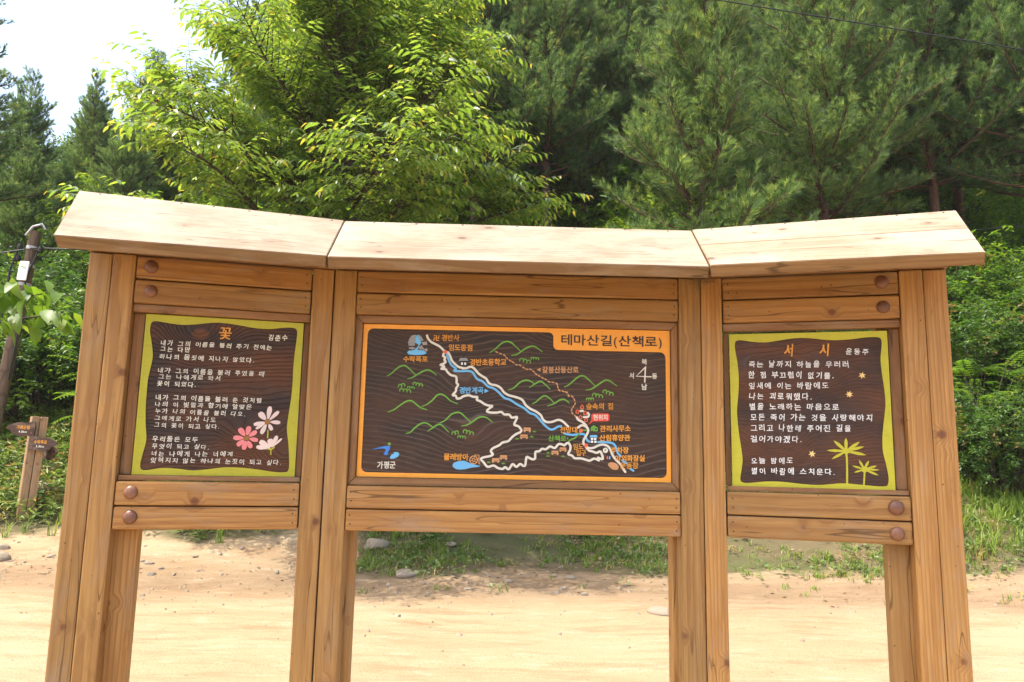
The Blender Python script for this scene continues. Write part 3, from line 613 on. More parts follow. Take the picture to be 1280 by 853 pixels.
# roof boards: thick planks pitched towards the reader, mitred at the two joints
def roof_pair(F, a, b, c, d, s=.52):
    """two planks side by side, front and back"""
    W = [Vector(p) for p in (a, b, c, d)]
    l0 = W[0].lerp(W[3], s); r0 = W[1].lerp(W[2], s); l1 = W[0].lerp(W[3], s+.0012); r1 = W[1].lerp(W[2], s+.0012)
    roof(F, W[0], W[1], r0, l0, nails=0); roof(F, l1, r1, W[2], W[3])
def roof(F, FTa, FTb, BKb, BKa, cut_a=(0, 0), cut_b=(0, 0), nails=7):
    """corners of the top face in world coordinates, front-left, front-right, back-right, back-left"""
    inv = F.inverted()
    top = [inv @ Vector(p) for p in (FTa, FTb, BKb, BKa)]
    nrm = (top[1]-top[0]).cross(top[3]-top[0]).normalized()
    bot = [p - nrm*0.043 for p in top]
    bot[0].x += cut_a[0]; bot[1].x += cut_b[0]
    c = sum(top, Vector())/4
    bm = bmesh.new()
    a = [bm.verts.new(p-c) for p in top]; b = [bm.verts.new(p-c) for p in bot]
    bm.faces.new(a); bm.faces.new(b[::-1])
    for i in range(4):
        j = (i+1) % 4; bm.faces.new((a[i], b[i], b[j], a[j]))
    bmesh.ops.bevel(bm, geom=bm.edges[:], offset=0.0025, segments=2, affect='EDGES')
    bm.normal_update()
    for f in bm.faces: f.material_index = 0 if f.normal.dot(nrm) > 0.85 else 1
    L = (top[2]-top[3]); e = (top[0]-top[3])
    for k in range(nails):                                      # nail heads along the back edge
        q = top[3]+L*((k+.5)/7+.02*math.sin(k*5.1+L.x*9))+e.normalized()*(.022+.006*math.sin(k*3.3))-c
        z_ = nrm; x_ = L.normalized(); y_ = z_.cross(x_)
        mw = Matrix((( x_.x, y_.x, z_.x, q.x), (x_.y, y_.y, z_.y, q.y), (x_.z, y_.z, z_.z, q.z), (0, 0, 0, 1)))
        ret = bmesh.ops.create_cone(bm, cap_ends=True, segments=8, radius1=.0045, radius2=.0045, depth=.003, matrix=mw)
        for f in {f for v in ret['verts'] for f in v.link_faces}: f.material_index = 2
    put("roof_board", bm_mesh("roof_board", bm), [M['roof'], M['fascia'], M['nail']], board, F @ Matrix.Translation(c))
def wl(F, x, y, z): return F @ Vector((x, y, z))
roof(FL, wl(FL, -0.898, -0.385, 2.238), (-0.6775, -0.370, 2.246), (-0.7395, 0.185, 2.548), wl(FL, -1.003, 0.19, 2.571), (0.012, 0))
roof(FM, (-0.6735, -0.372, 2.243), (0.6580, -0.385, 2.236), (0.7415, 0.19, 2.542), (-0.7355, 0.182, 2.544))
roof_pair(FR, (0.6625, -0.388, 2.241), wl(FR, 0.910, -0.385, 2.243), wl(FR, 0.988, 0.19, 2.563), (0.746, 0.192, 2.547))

# ---- painted and carved artwork
_fc = bpy.data.curves.new("glyphs", 'FONT'); _fo = bpy.data.objects.new("glyphs", _fc); COL.objects.link(_fo)
_gl = {}
def glyph(ch, off):
    k = (ch, off)
    if k not in _gl:
        _fc.body = ch; _fc.extrude = 0.05; _fc.offset = off; _fc.resolution_u = 3
        dg = bpy.context.evaluated_depsgraph_get(); dg.update()
        ob = _fo.evaluated_get(dg); me = ob.to_mesh()
        _gl[k] = (np.array([v.co[:] for v in me.vertices]).reshape(-1, 3), [tuple(p.vertices) for p in me.polygons])
        ob.to_mesh_clear()
    return _gl[k]

class Flat:
    """thin raised shapes lying on a panel: x to the right, z up, the viewer at -y; input in millimetres"""
    cnt = 0
    def __init__(self, lift=1.2): self.v = []; self.f = []; self.h = lift
    def _h(self): Flat.cnt += 1; return (self.h + (Flat.cnt % 20)*0.010)/1000
    def poly(self, pts, h=None):
        h = self._h() if h is None else h/1000
        n = len(pts); o = len(self.v)
        self.v += [(x/1000, -h, z/1000) for x, z in pts] + [(x/1000, 0, z/1000) for x, z in pts]
        self.f.append(tuple(range(o, o+n)))
        self.f += [(o+i, o+n+i, o+n+(i+1) % n, o+(i+1) % n) for i in range(n)]
        return self
    def disc(self, x, z, r, k=16, h=None, rz=None): return self.poly([(x+r*math.cos(i*2*math.pi/k), z+(rz or r)*math.sin(i*2*math.pi/k)) for i in range(k)], h)
    def rect(self, x0, z0, x1, z1, h=None): return self.poly([(x0, z0), (x1, z0), (x1, z1), (x0, z1)], h)
    def stroke(self, pts, w, smooth=4, w1=None, closed=False):
        p = np.array(pts, float)
        if smooth > 1 and len(p) > 2:
            q = np.vstack([2*p[0]-p[1], p, 2*p[-1]-p[-2]]); o = []
            for i in range(1, len(q)-2):
                for t in np.arange(smooth)/smooth:
                    a, b, c, d = q[i-1:i+3]
                    o.append(0.5*((2*b)+(c-a)*t+(2*a-5*b+4*c-d)*t*t+(3*b-a-3*c+d)*t**3))
            p = np.array(o+[q[-2]])
        ws = np.linspace(w, w1 if w1 is not None else w, len(p)) if w1 is None else w + (w1-w)*np.sin(np.linspace(0, math.pi, len(p)))
        t = np.gradient(p, axis=0); t /= np.linalg.norm(t, axis=1)[:, None]+1e-9
        nn = np.stack([-t[:, 1], t[:, 0]], 1)
        h = self._h(); o = len(self.v); m = len(p)
        for i in range(m):
            hh = h + i*4e-7
            a = (p[i]+nn[i]*ws[i]/2)/1000; b = (p[i]-nn[i]*ws[i]/2)/1000
            self.v += [(a[0], -hh, a[1]), (b[0], -hh, b[1]), (a[0], 0, a[1]), (b[0], 0, b[1])]
        for i in range(m-1):
            k = o+4*i
            self.f += [(k, k+1, k+5, k+4), (k, k+4, k+6, k+2), (k+1, k+3, k+7, k+5)]
        self.f += [(o, o+2, o+3, o+1), (o+4*m-4, o+4*m-3, o+4*m-1, o+4*m-2)]
        hd = h*1000+0.03
        if w > 2.5 or True:
            self.disc(*p[0], ws[0]/2, 10, hd); self.disc(*p[-1], ws[-1]/2, 10, hd+0.01)
        return self
    def text(self, item, off=0.012, hand=False, rnd=random.Random(3), em=0.90):
        s, x0, z0, x1, z1, h = item
        adv = [0.5 if c == ' ' else 0.42 if c in '.()' else 1.0 for c in s]
        unit_ = (x1-x0)/sum(adv); e = h/em
        pos = 0.0
        for c, a in zip(s, adv):
            if c != ' ':
                V, F = glyph(c, off)
                mn, mx = V[:, 0].min(), V[:, 0].max()
                cx = (mn+mx)/2; cy = 0.36 if ord(c) > 1000 or c in '()' else 0.36
                sx = min(unit_*0.93/0.86, e*1.2) if ord(c) > 1000 else e*0.9; sy = e
                ang = 0; sh = 0; dy = 0
                if hand:
                    sx *= rnd.uniform(.78, .90); sy *= rnd.uniform(.84, 1.0); ang = rnd.uniform(-.06, .05); sh = 0.04; dy = rnd.uniform(-.05, .05)*h
                t = (pos+a/2)/sum(adv)
                px = x0+(x1-x0)*t; pz = z0+(z1-z0)*t+dy
                gx, gy = V[:, 0]-cx, V[:, 1]-cy
                if hand:                                        # uneven, hand-cut strokes
                    q = [rnd.uniform(0, 6.28) for _ in range(4)]
                    gx, gy = gx+.014*np.sin(9*gy+q[0])+.007*np.sin(17*gx+q[1]), gy+.014*np.sin(8*gx+q[2])+.007*np.sin(15*gy+q[3])
                    sh = rnd.uniform(-.06, .14)
                X = gx*sx; Y = gy*sy; X = X+sh*Y
                X, Y = X*math.cos(ang)-Y*math.sin(ang), X*math.sin(ang)+Y*math.cos(ang)
                hh = self.h+0.5
                o = len(self.v)
                self.v += [((px+x)/1000, -(hh if zz > 0 else 0.0)/1000, (pz+y)/1000) for x, y, zz in zip(X, Y, V[:, 2])]
                self.f += [tuple(o+i for i in f) for f in F]
            pos += a
        return self
    def done(self, name, material, parent, y=0.0):
        me = bpy.data.meshes.new(name); me.from_pydata(self.v, [], self.f); me.validate(); me.update()
        return put(name, me, M[material], parent, Matrix.Translation((0, y, 0)))

def rounded(pts, n=6):
    o = []; k = len(pts)
    for i, (x, z, r) in enumerate(pts):
        p = Vector((x, z)); a = Vector(pts[i-1][:2]); b = Vector(pts[(i+1) % k][:2])
        s = p+(a-p).normalized()*r; e = p+(b-p).normalized()*r
        for j in range(n+1):
            t = j/n; o.append(tuple(s*(1-t)**2+p*2*t*(1-t)+e*t*t))
    return o

def ring_mesh(name, outer, inner, depth):
    cu = bpy.data.curves.new(name, 'CURVE'); cu.dimensions = '2D'; cu.fill_mode = 'BOTH'; cu.extrude = depth/2
    for pts in (outer, inner):
        sp = cu.splines.new('POLY'); sp.points.add(len(pts)-1); sp.use_cyclic_u = True
        for q, (x, z) in zip(sp.points, pts): q.co = (x/1000, z/1000, 0, 1)
    ob = bpy.data.objects.new(name, cu); COL.objects.link(ob)
    dg = bpy.context.evaluated_depsgraph_get(); dg.update()
    ev = ob.evaluated_get(dg); me0 = ev.to_mesh()
    v = [(p.co.x, -p.co.z-depth/2, p.co.y) for p in me0.vertices]; f = [tuple(p.vertices) for p in me0.polygons]
    ev.to_mesh_clear(); bpy.data.objects.remove(ob); bpy.data.curves.remove(cu)
    me = bpy.data.meshes.new(name); me.from_pydata(v, [], f); me.update(); return me

def smooth_loop(pts, k=4):
    p = np.array(pts, float); n = len(p); o = []
    for i in range(n):
        a, b, c, d = p[i-1], p[i], p[(i+1) % n], p[(i+2) % n]
        for t in np.arange(k)/k: o.append(tuple(0.5*((2*b)+(c-a)*t+(2*a-5*b+4*c-d)*t*t+(3*b-a-3*c+d)*t**3)))
    return o

def panel(name, F, cx, zc, w, h, material, label):
    bm = bmesh.new(); bmesh.ops.create_cube(bm, size=1.0)
    bmesh.ops.scale(bm, vec=(w, 0.026, h), verts=bm.verts); bmesh.ops.translate(bm, vec=(0, 0.0135, 0), verts=bm.verts)
    p = put(name, bm_mesh(name, bm), M[material], board, F @ Matrix.Translation((cx, -0.004, zc)))
    p['label'] = label
    return p

def petal(fl, cx, cz, tx, tz, w, r0=9, notch=True):
    d = Vector((tx-cx, tz-cz)); L = d.length; d.normalize(); s = Vector((-d.y, d.x)); c = Vector((cx, cz))
    prof = [(r0, 0.16), (L*.45, .40), (L*.70, .50), (L*.88, .40), (L*.97, .18)]
    left = [c+d*a+s*(b*w) for a, b in prof]; right = [c+d*a-s*(b*w) for a, b in prof][::-1]
    fl.poly([tuple(v) for v in left+[c+d*(L*(.95 if notch else 1.0))]+right])

def blade(fl, cx, cz, tx, tz, w):
    d = Vector((tx-cx, tz-cz)); L = d.length; d.normalize(); s = Vector((-d.y, d.x)); c = Vector((cx, cz))
    prof = [(0, .22), (L*.3, .38), (L*.6, .50), (L*.82, .32)]
    fl.poly([tuple(c+d*a+s*b*w) for a, b in prof]+[(tx, tz)]+[tuple(c+d*a-s*b*w) for a, b in prof[::-1]])

LW, LH = 563.9, 585.9
def rect_pts(w, h): return [(-w/2, h/2), (w/2, h/2), (w/2, -h/2), (-w/2, -h/2)]
# left poem
pl = panel("poem_panel", FL, -(0.1148+0.28195), ZC-0.0064, LW/1000-0.0006, LH/1000-0.0006, 'burnt_left', "lime-edged dark panel with a cosmos flower painting")
put("painted_border", ring_mesh("painted_border", rect_pts(LW, LH), smooth_loop(ART['left_inner']), 0.004), M['lime'], pl, Matrix.Translation((0, 0.0005, 0)))
for it in ART['left_text']: Flat().text(it, 0.013, True, em=1.04).done("poem_line", 'white', pl)
Flat().text(ART['left_title'][0], 0.012, em=.86).done("title", 'letter_orange', pl)
Flat().text(ART['left_author'][0], 0.018, True).done("author_name", 'white', pl)
for k, fl_ in enumerate(ART['flowers']):
    cx, cz = fl_[0]
    f = Flat(1.5)
    for tx, tz, w in fl_[1:]: petal(f, cx, cz, tx, tz, w*.80, 11 if k < 2 else 4)
    o = f.done("cosmos_flower", 'petal_pink' if k == 1 else 'petal_white', pl)
    if k < 2: Flat(2.2).disc(cx, cz, 11, 14, rz=9).done("flower_centre", 'ochre', pl)
for s in ART['stems']: Flat(1.5).stroke(s, 4.5).done("flower_stem", 'lime', pl)
# right poem
pr = panel("poem_panel", FR, 0.1148+0.28195, ZC-0.0133, LW/1000-0.0006, LH/1000-0.0006, 'burnt_right', "lime-edged dark panel with stars and two lime plants")
put("painted_border", ring_mesh("painted_border", rect_pts(LW, LH), smooth_loop(ART['right_inner']), 0.004), M['lime'], pr, Matrix.Translation((0, 0.0005, 0)))
for it in ART['right_text']: Flat().text(it, 0.015, True, em=.84).done("poem_line", 'pure_white', pr)
for it in ART['right_title']: Flat().text(it, 0.025, True, random.Random(8)).done("title_syllable", 'letter_orange', pr)
Flat().text(ART['right_author'][0], 0.018, True).done("author_name", 'pure_white', pr)
for k, (x, z) in enumerate(ART['stars']):
    n = 7 if k == 1 else 6
    Flat(1.4).poly([(x+(14 if i % 2 == 0 else 6.0)*math.cos(i*math.pi/n+.3+k), z+(14 if i % 2 == 0 else 6.0)*math.sin(i*math.pi/n+.3+k)) for i in range(2*n)]).done("star", 'yellow', pr)
for pts, st in zip(ART['plants'], ART['plant_stems']):
    f = Flat(1.5)
    for tx, tz, w in pts[1:]: blade(f, *pts[0], tx, tz, w*.78)
    f.disc(*pts[0], 11); f.stroke(st, 7.0 if pts is ART['plants'][0] else 6.0)
    f.done("painted_plant", 'lime', pr)
# map
pm = panel("map_panel", FM, 0, ZC, 1.1994, 0.5871, 'burnt_map', "orange-edged dark panel carved with a trail map")
inner = rounded([(-583.5, 277.5, 26), (143, 277.5, 22), (143, 208.5, 22), (583.5, 208.5, 26), (583.5, -277.5, 26), (-583.5, -277.5, 26)])
put("painted_border", ring_mesh("painted_border", rect_pts(1200, 587.7), inner, 0.004), M['orange'], pm, Matrix.Translation((0, 0.0005, 0)))
Flat(5.0).text(ART['map_text'][[i for i, q in enumerate(ART['map_text']) if q[0] == 'd' and len(q[1]) > 2][0]][1:], 0.012, em=.86).done("map_title", 'dark_brown', pm)
tm = {'o': 'letter_orange', 'b': 'blue', 't': 'letter_tan', 'w': 'white', 'g': 'green'}
for c, *it in ART['map_text']:
    if c in tm:
        Flat(2.6 if it[0] == '현위치' else 1.9).text(tuple(it), 0.020, em=.84).done("place_name" if c != 'w' else ("marker_lettering" if it[0] == '현위치' else "compass_letter" if len(it[0]) == 1 else "county_name"), tm[c], pm)
f = Flat(1.3)
for s in ART['trails']: f.stroke(s, 8.6, 4)
f.done("trail_line", 'white', pm)
f = Flat(1.0)
for s in ART['river']: f.stroke(s, 8.0, 4)
f.done("river_line", 'blue', pm)
f = Flat(1.1)
for s in ART['footpath']: f.stroke(s, 5.5, 3)
f.done("footpath_line", 'green', pm)
f = Flat(1.0); dd = ART['dots']
for i, (x, z) in enumerate(dd):
    a = dd[max(i-1, 0)]; b = dd[min(i+1, len(dd)-1)]; an = math.atan2(b[1]-a[1], b[0]-a[0])
    f.stroke([(x-3.6*math.cos(an), z-3.6*math.sin(an)), (x+3.6*math.cos(an), z+3.6*math.sin(an))], 5.0, 1)
f.done("dotted_trail", 'letter_tan', pm)
for i in range(0, len(ART['hills']), 2):
    f = Flat(1.1)
    for s in ART['hills'][i:i+2]: f.stroke(s, 3.0, 4, w1=6.0)
    f.done("hill_outline", 'green', pm)
for (x0, z0), (x1, z1) in ART['bushes']:
    f = Flat(1.1); n = 2 if abs(x1-x0) < 25 else 3
    for k in range(n):
        t0 = Vector((x0+(x1-x0)*k/n, z0+(z1-z0)*k/n)); t1 = Vector((x0+(x1-x0)*(k+1)/n, z0+(z1-z0)*(k+1)/n))
        mid = (t0+t1)/2; r = (t1-t0).length*.55
        f.stroke([(mid.x+r*math.cos(a), mid.y+r*1.05*math.sin(a)-2) for a in np.linspace(3.5, -.5, 7)], 4.0, 2)
    f.done("bush_mark", 'green', pm)
for (x0, z0), (x1, z1) in ART['bench']:
    f = Flat(1.4); h = z1-z0; w = x1-x0
    f.rect(x0+w*.03, z0, x1-w*.03, z0+h*.42); f.rect(x0-w*.04, z0+h*.48, x1+w*.04, z0+h*.72); f.rect(x0+w*.05, z0+h*.72, x0+w*.25, z1); f.rect(x1-w*.25, z0+h*.72, x1-w*.05, z1)
    f.done("bench_icon", 'letter_tan', pm)
for x, z in ART['tuft']:
    f = Flat(1.2)
    for dx, hh in ((-8, 4.5), (-4, 7), (0, 8), (4, 7), (8, 4.5)): f.poly([(x+dx*.5-2, z-3), (x+dx*.5+2, z-3), (x+dx, z-3+hh)])
    f.done("grass_mark", 'green', pm)
for x, z in ART['cabin']:
    f = Flat(1.9)
    f.stroke([(x-5, z-7), (x-5, z+1), (x, z+6), (x+5, z+1), (x+5, z-7), (x-5, z-7)], 3.6, 1); f.done("cabin_icon", 'coral', pm)
for x, z in ART['marker']: Flat(2.2).disc(x, z, 7.5, 18).done("junction_dot", 'coral', pm)
for s in ART['rocks']: Flat(1.5).poly(s).done("rock_icon", 'grey', pm)
Flat(1.3).poly(ART['fall'][0]).done("waterfall_icon", 'blue', pm)
Flat(1.3).poly(smooth_loop(ART['pond'][0], 3)).done("pond_icon", 'blue', pm)
Flat(1.3).poly(ART['logo_blue'][0]).done("county_emblem", 'deep_blue', pm)
Flat(1.3).poly(ART['logo_cyan'][0]).done("county_emblem", 'blue', pm)
Flat(1.3).disc(*ART['logo_dot'][0], 5.5).done("county_emblem", 'green', pm)
w = ART['wheel']; f = Flat(1.4); cx, cz = w[0]; rr = abs(w[1][0]-cx)*0.92
f.stroke([(cx+rr*math.cos(a), cz+rr*math.sin(a)) for a in np.linspace(0, 2*math.pi, 25)], 3.6, 1)
f.stroke([(cx+rr*.35*math.cos(a), cz+rr*.35*math.sin(a)) for a in np.linspace(0, 2*math.pi, 13)], 2.4, 1)
for k in range(6): f.stroke([(cx+rr*.35*math.cos(k*1.047+.3), cz+rr*.35*math.sin(k*1.047+.3)), (cx+rr*.95*math.cos(k*1.047+.3), cz+rr*.95*math.sin(k*1.047+.3))], 2.4, 1)
f.stroke(w[2:6], 3.4, 1); f.done("watermill_icon", 'letter_tan', pm)
Flat(1.4).poly(smooth_loop(ART['field'][0], 3)).done("playground_icon", 'letter_tan', pm)
Flat(2.0).poly(ART['call'][0]).done("location_marker", 'red', pm)
q = ART['school']
f = Flat(1.3); f.rect(q[4][0], q[4][1], q[5][0], q[0][1]+1); f.stroke([q[6], q[7]], 3, 1); f.poly([q[7], q[8], (q[7][0], q[8][1]-5)]); f.done("school_icon", 'black', pm)
Flat(1.6).poly(q[0:4]).done("school_roof", 'grey', pm)
f = Flat(1.9); mx = (q[4][0]+q[5][0])/2; mz = (q[4][1]+q[0][1])/2
f.rect(mx-10, mz-8, mx-2.5, mz+1).rect(mx+2.5, mz-8, mx+10, mz+1); f.done("school_windows", 'pure_white', pm)
q = ART['office']
f = Flat(1.3); f.poly([q[0], q[1], q[2]]); f.rect(q[3][0]-3, q[4][1]-3, q[4][0]+3, q[3][1]+1); f.done("office_icon", 'black', pm)
f = Flat(1.7); f.poly([(q[0][0]+6, q[0][1]+1), (q[1][0], q[1][1]-5), (q[2][0]-6, q[2][1]+1)]); f.rect(q[3][0], q[4][1], q[4][0], q[3][1]+2); f.done("office_walls", 'green', pm)
f = Flat(2.1); f.rect(q[6][0], q[7][1], q[7][0], q[6][1]-6); f.rect(q[8][0], q[9][1]+1, q[9][0], q[8][1]); f.done("office_openings", 'black', pm)
q = ART['hotel']
Flat(1.3).rect(q[0][0], q[1][1], q[1][0], q[0][1]).done("lodge_icon", 'black', pm)
Flat(1.7).poly(q[2:6]).done("lodge_roof", 'blue', pm)
f = Flat(1.9)
for x, z in ART['win']: f.rect(x-4.6, z-4.2, x+4.6, z+4.2)
f.done("lodge_windows", 'pure_white', pm)
Flat(1.4).disc(*ART['parking'][0], 10, 20).done("parking_icon", 'white', pm)
Flat(1.8).text(('P', ART['parking'][0][0]-4, ART['parking'][0][1], ART['parking'][0][0]+4, ART['parking'][0][1], 13), 0.01).done("parking_letter", 'dark_brown', pm)
(x0, z0), (x1, z1) = ART['restroom']
Flat(1.3).rect(x0, z1, x1, z0).done("restroom_icon", 'black', pm)
for c, x in (('coral', x0+(x1-x0)*.3), ('blue', x0+(x1-x0)*.72)):
    f = Flat(1.8); f.disc(x, z0-4.5, 2.6); f.rect(x-2.8, z1+2, x+2.8, z0-7.5); f.done("restroom_figure", c, pm)
f = Flat(1.4)
for s in ART['compass']: f.stroke(s, 5.0, 1)
a, b = ART['compass'][0][0], ART['compass'][0][1]
f.done("compass_needle", 'white', pm)
for s, c in ((ART['arrow'][0], 'blue'), (ART['arrow'][1], 'letter_tan')): Flat(1.4).poly(s).done("arrow_mark", c, pm)
Flat(1.4).poly(ART['garrow'][0]).done("arrow_mark", 'green', pm)
bpy.data.objects.remove(_fo); bpy.data.curves.remove(_fc)

# ------------------------------------------------------------------ plants
RNG = np.random.RandomState(11)
def path(p0, d0, L, n, curl=(0, 0, 0), wob=0.0, rng=RNG):
    d = np.array(d0, float); d /= np.linalg.norm(d); p = np.array(p0, float); o = [p.copy()]
    for i in range(n):
        d = d + np.array(curl)/n + rng.normal(0, wob, 3); d /= np.linalg.norm(d); p = p+d*L/n; o.append(p.copy())
    return np.array(o)

def make_pine(name, seed, H, base, Rmax, dens=1.0, needles=17, nl=0.165):
    rng = np.random.RandomState(seed); wood = Tubes()
    tr = path((0, 0, -0.4), (rng.normal(0, .02), rng.normal(0, .02), 1), H+0.4, 14, wob=0.012, rng=rng)
    wood.add(tr, np.linspace(0.135, 0.012, 15)*(H/11), 9)
    tufts = []; tdir = []
    z = base
    while z < H-0.15:
        t = (z-base)/(H-base); L = Rmax*(1-t)**0.75*(0.55+0.45*min(1, (t+.08)*5))+0.22
        nb = rng.randint(5, 8) if t < .8 else rng.randint(3, 5); ph = rng.uniform(0, 6.28)
        for k in range(nb):
            a = ph+k*2*math.pi/nb+rng.normal(0, .25); el = R(4+46*t+rng.normal(0, 9)); l = L*rng.uniform(.7, 1.12)
            i = np.clip(z/H*13.5, 0, 13.9)
            p0 = np.array([np.interp(z+0.0, tr[:, 2], tr[:, c]) for c in (0, 1)]+[z+rng.uniform(-.1, .1)])
            d0 = np.array([math.cos(a)*math.cos(el), math.sin(a)*math.cos(el), math.sin(el)])
            br = path(p0, d0, l, 9, (0, 0, 0.40), 0.045, rng)
            wood.add(br, np.linspace(0.026*(l/2+.3), 0.006, 10), 4)
            seg = np.linspace(0.18, 1, max(4, int(l*6.2*dens))) if t < .86 else np.linspace(.5, 1, 3)
            for s in seg:
                f = s*9; i0 = min(int(f), 8); p = br[i0]+(br[i0+1]-br[i0])*(f-i0); bd = unit(br[i0+1]-br[i0])
                for sd in ((-1, 1) if s < .97 else (0,)):
                    side = np.array([-bd[1], bd[0], 0]); side /= np.linalg.norm(side)+1e-6
                    td = unit(bd*0.75+side*sd*0.85+np.array([0, 0, rng.uniform(.05, .5)])+rng.normal(0, .18, 3))
                    tl = (0.24+0.34*(1-s)*min(l, 2.2))*rng.uniform(.7, 1.2)
                    tw = path(p, td, tl, 3, (0, 0, .35), .06, rng)
                    if tl > .2: wood.add(tw, [.006, .005, .004, .003], 3)
                    for q in ((1.0, .55) if tl < .35 else (1.0, .68, .36)):
                        g = q*3; j0 = min(int(g), 2); tufts.append(tw[j0]+(tw[j0+1]-tw[j0])*(g-j0)); tdir.append(unit(tw[j0+1]-tw[j0]))
        z += rng.uniform(.34, .50)*(1.05-.40*t) if t < .8 else rng.uniform(.36, .5)
    # leader
    for q in np.linspace(.90, 1.0, 5): tufts.append(tr[min(14, int(q*14))]); tdir.append(np.array([0, 0, 1.0]))
    T = np.array(tufts); D = np.array(tdir); n = len(T)
    Tn = np.repeat(T, needles, 0); Dn = np.repeat(D, needles, 0); m = len(Tn)
    ra = unit(rng.normal(size=(m, 3))); ra = unit(ra-Dn*(ra*Dn).sum(1)[:, None])
    sp = rng.uniform(.25, 1.25, m)[:, None]
    nd = unit(Dn+ra*sp); ln = nl*rng.uniform(.75, 1.25, m)[:, None]
    b = Tn+Dn*rng.uniform(-.07, .03, m)[:, None]; sd = unit(np.cross(nd, rng.normal(size=(m, 3))))*0.0085
    V = np.stack([b-sd, b+sd, b+nd*ln], 1).reshape(-1, 3)
    tone_t = np.clip(rng.normal(.45, .2, n), 0, .9)
    tone = np.repeat(np.clip(np.repeat(tone_t, needles)+rng.normal(0, .08, m), 0, .93), 3)
    tri = np.arange(len(V)).reshape(-1, 3)
    # brown buds at the shoot ends
    bs = T+D*.04; s2 = unit(np.cross(D, rng.normal(size=(n, 3))))*.011
    VB = np.stack([bs-s2, bs+s2, bs+D*.075], 1).reshape(-1, 3)
    V2 = np.concatenate([V, VB]); tri2 = np.concatenate([tri, len(V)+np.arange(len(VB)).reshape(-1, 3)]); tone = np.concatenate([tone, np.where(np.repeat(rng.rand(n), 3) < .55, 1.0, .6)])
    root = thing(name, None, "tree")
    put("trunk", wood.mesh("pine_trunk"), M['pine_bark'], root)
    put("crown", np_mesh("pine_crown", V2, tri2, None, tone), M['needles'], root)
    return root, H

def place(src, used, x, y, rz, s, label, group=None, z=None, tilt=(0, 0)):
    o = src if src.name not in used else copy_tree(src)
    used.add(o.name)
    o.location = (x, y, hz(x, y) if z is None else z); o.rotation_euler = (tilt[0], tilt[1], rz); o.scale = (s, s, s)
    o['label'] = label
    if group: o['group'] = group
    elif 'group' in o: del o['group']
    return o

PINES = [make_pine("pine_tree", 1, 10.5, 1.0, 2.35, 1.15), make_pine("pine_tree", 2, 12.5, 3.8, 3.0), make_pine("pine_tree", 3, 12.0, 4.3, 2.7),
         make_pine("pine_tree", 4, 9.0, 0.9, 2.5), make_pine("pine_tree", 5, 13.0, 3.1, 3.0)]
used = set()
rnd = random.Random(4)
def at(k, d): return CAM.x+k*d, CAM.y+d
def pine(k, d, v, label, group=None, s=1.0, sky_line=None):
    x, y = at(k, d); H = PINES[v][1]
    if sky_line is not None: s = max(.45, min(1.1, (1.55+sky_line*d-hz(x, y))/H))
    return place(PINES[v][0], used, x, y, rnd.uniform(0, 6.28), s, label, group)
pine(.262, 16.0, 0, "light green bushy pine rising just behind the middle roof board", s=1.05)
pine(.590, 19.0, 1, "tall dark pine with a bare trunk above the right roof board")
pine(.062, 20.5, 2, "pine with a thin straight trunk right of the broadleaf tree")
pine(.425, 17.5, 4, "wide pine with long drooping boughs between two tall pines", s=.95)
pine(.150, 22.5, 2, "slim dark pine set back behind the light green pine")
pine(-.64, 25.0, 3, "spiky pine at the left edge with sky behind its tip", sky_line=.50)
pine(-.548, 26.5, 0, "feathery pine whose thin top stands against white sky", sky_line=.505)
pine(-.475, 24.5, 1, "dark pine partly hidden by the yellow-green broadleaf crown", sky_line=.545)
pine(-.20, 23.5, 4, "tall dark pine directly behind the broadleaf tree", s=1.1)
pine(.74, 18.0, 1, "dark pine at the right edge of the view", s=1.0)
pine(-.03, 21.0, 4, "full dark pine whose boughs hang over the broadleaf crown", s=1.05)
for k, d, v in ((-.86, 15.5, 3), (-1.0, 18.0, 1), (-.80, 18.5, 4), (-1.15, 15.0, 4)):  # out-of-view pines at left, added to cast shade on the shrubs and slope
    pine(k, d, v, "unseen pine added beyond the left edge to cast shade", "pines on the wooded slope", s=.9)
rows = [(22, 3.1), (25.5, 3.2), (29, 3.4), (34, 4.0), (40, 4.4), (47, 5.0), (56, 5.6), (66, 6.4)]
for d0, sp in rows:
    k = -0.78
    while k < .80:
        d = d0+rnd.uniform(-1.2, 1.2)
        kk = k+rnd.uniform(-.3, .3)*sp/d0
        if kk < -.30:
            line = np.interp(kk, [-.78, -.66, -.60, -.53, -.47, -.42, -.30], [.40, .42, .39, .41, .46, .47, .60])+rnd.uniform(-.04, .01)
            pine(kk, d, rnd.choice([0, 3, 3, 1, 0]), "unseen pine added beyond the left edge to cast shade", "pines on the wooded slope", sky_line=line)
        else:
            pine(kk, d, rnd.choice([1, 2, 4, 1] if d0 < 33 else [4, 3, 0]), "unseen pine added beyond the left edge to cast shade", "pines on the wooded slope", s=rnd.uniform(.85, 1.12)*(1.15 if d0 > 33 else 1))
        k += sp/d0*rnd.uniform(.85, 1.15)

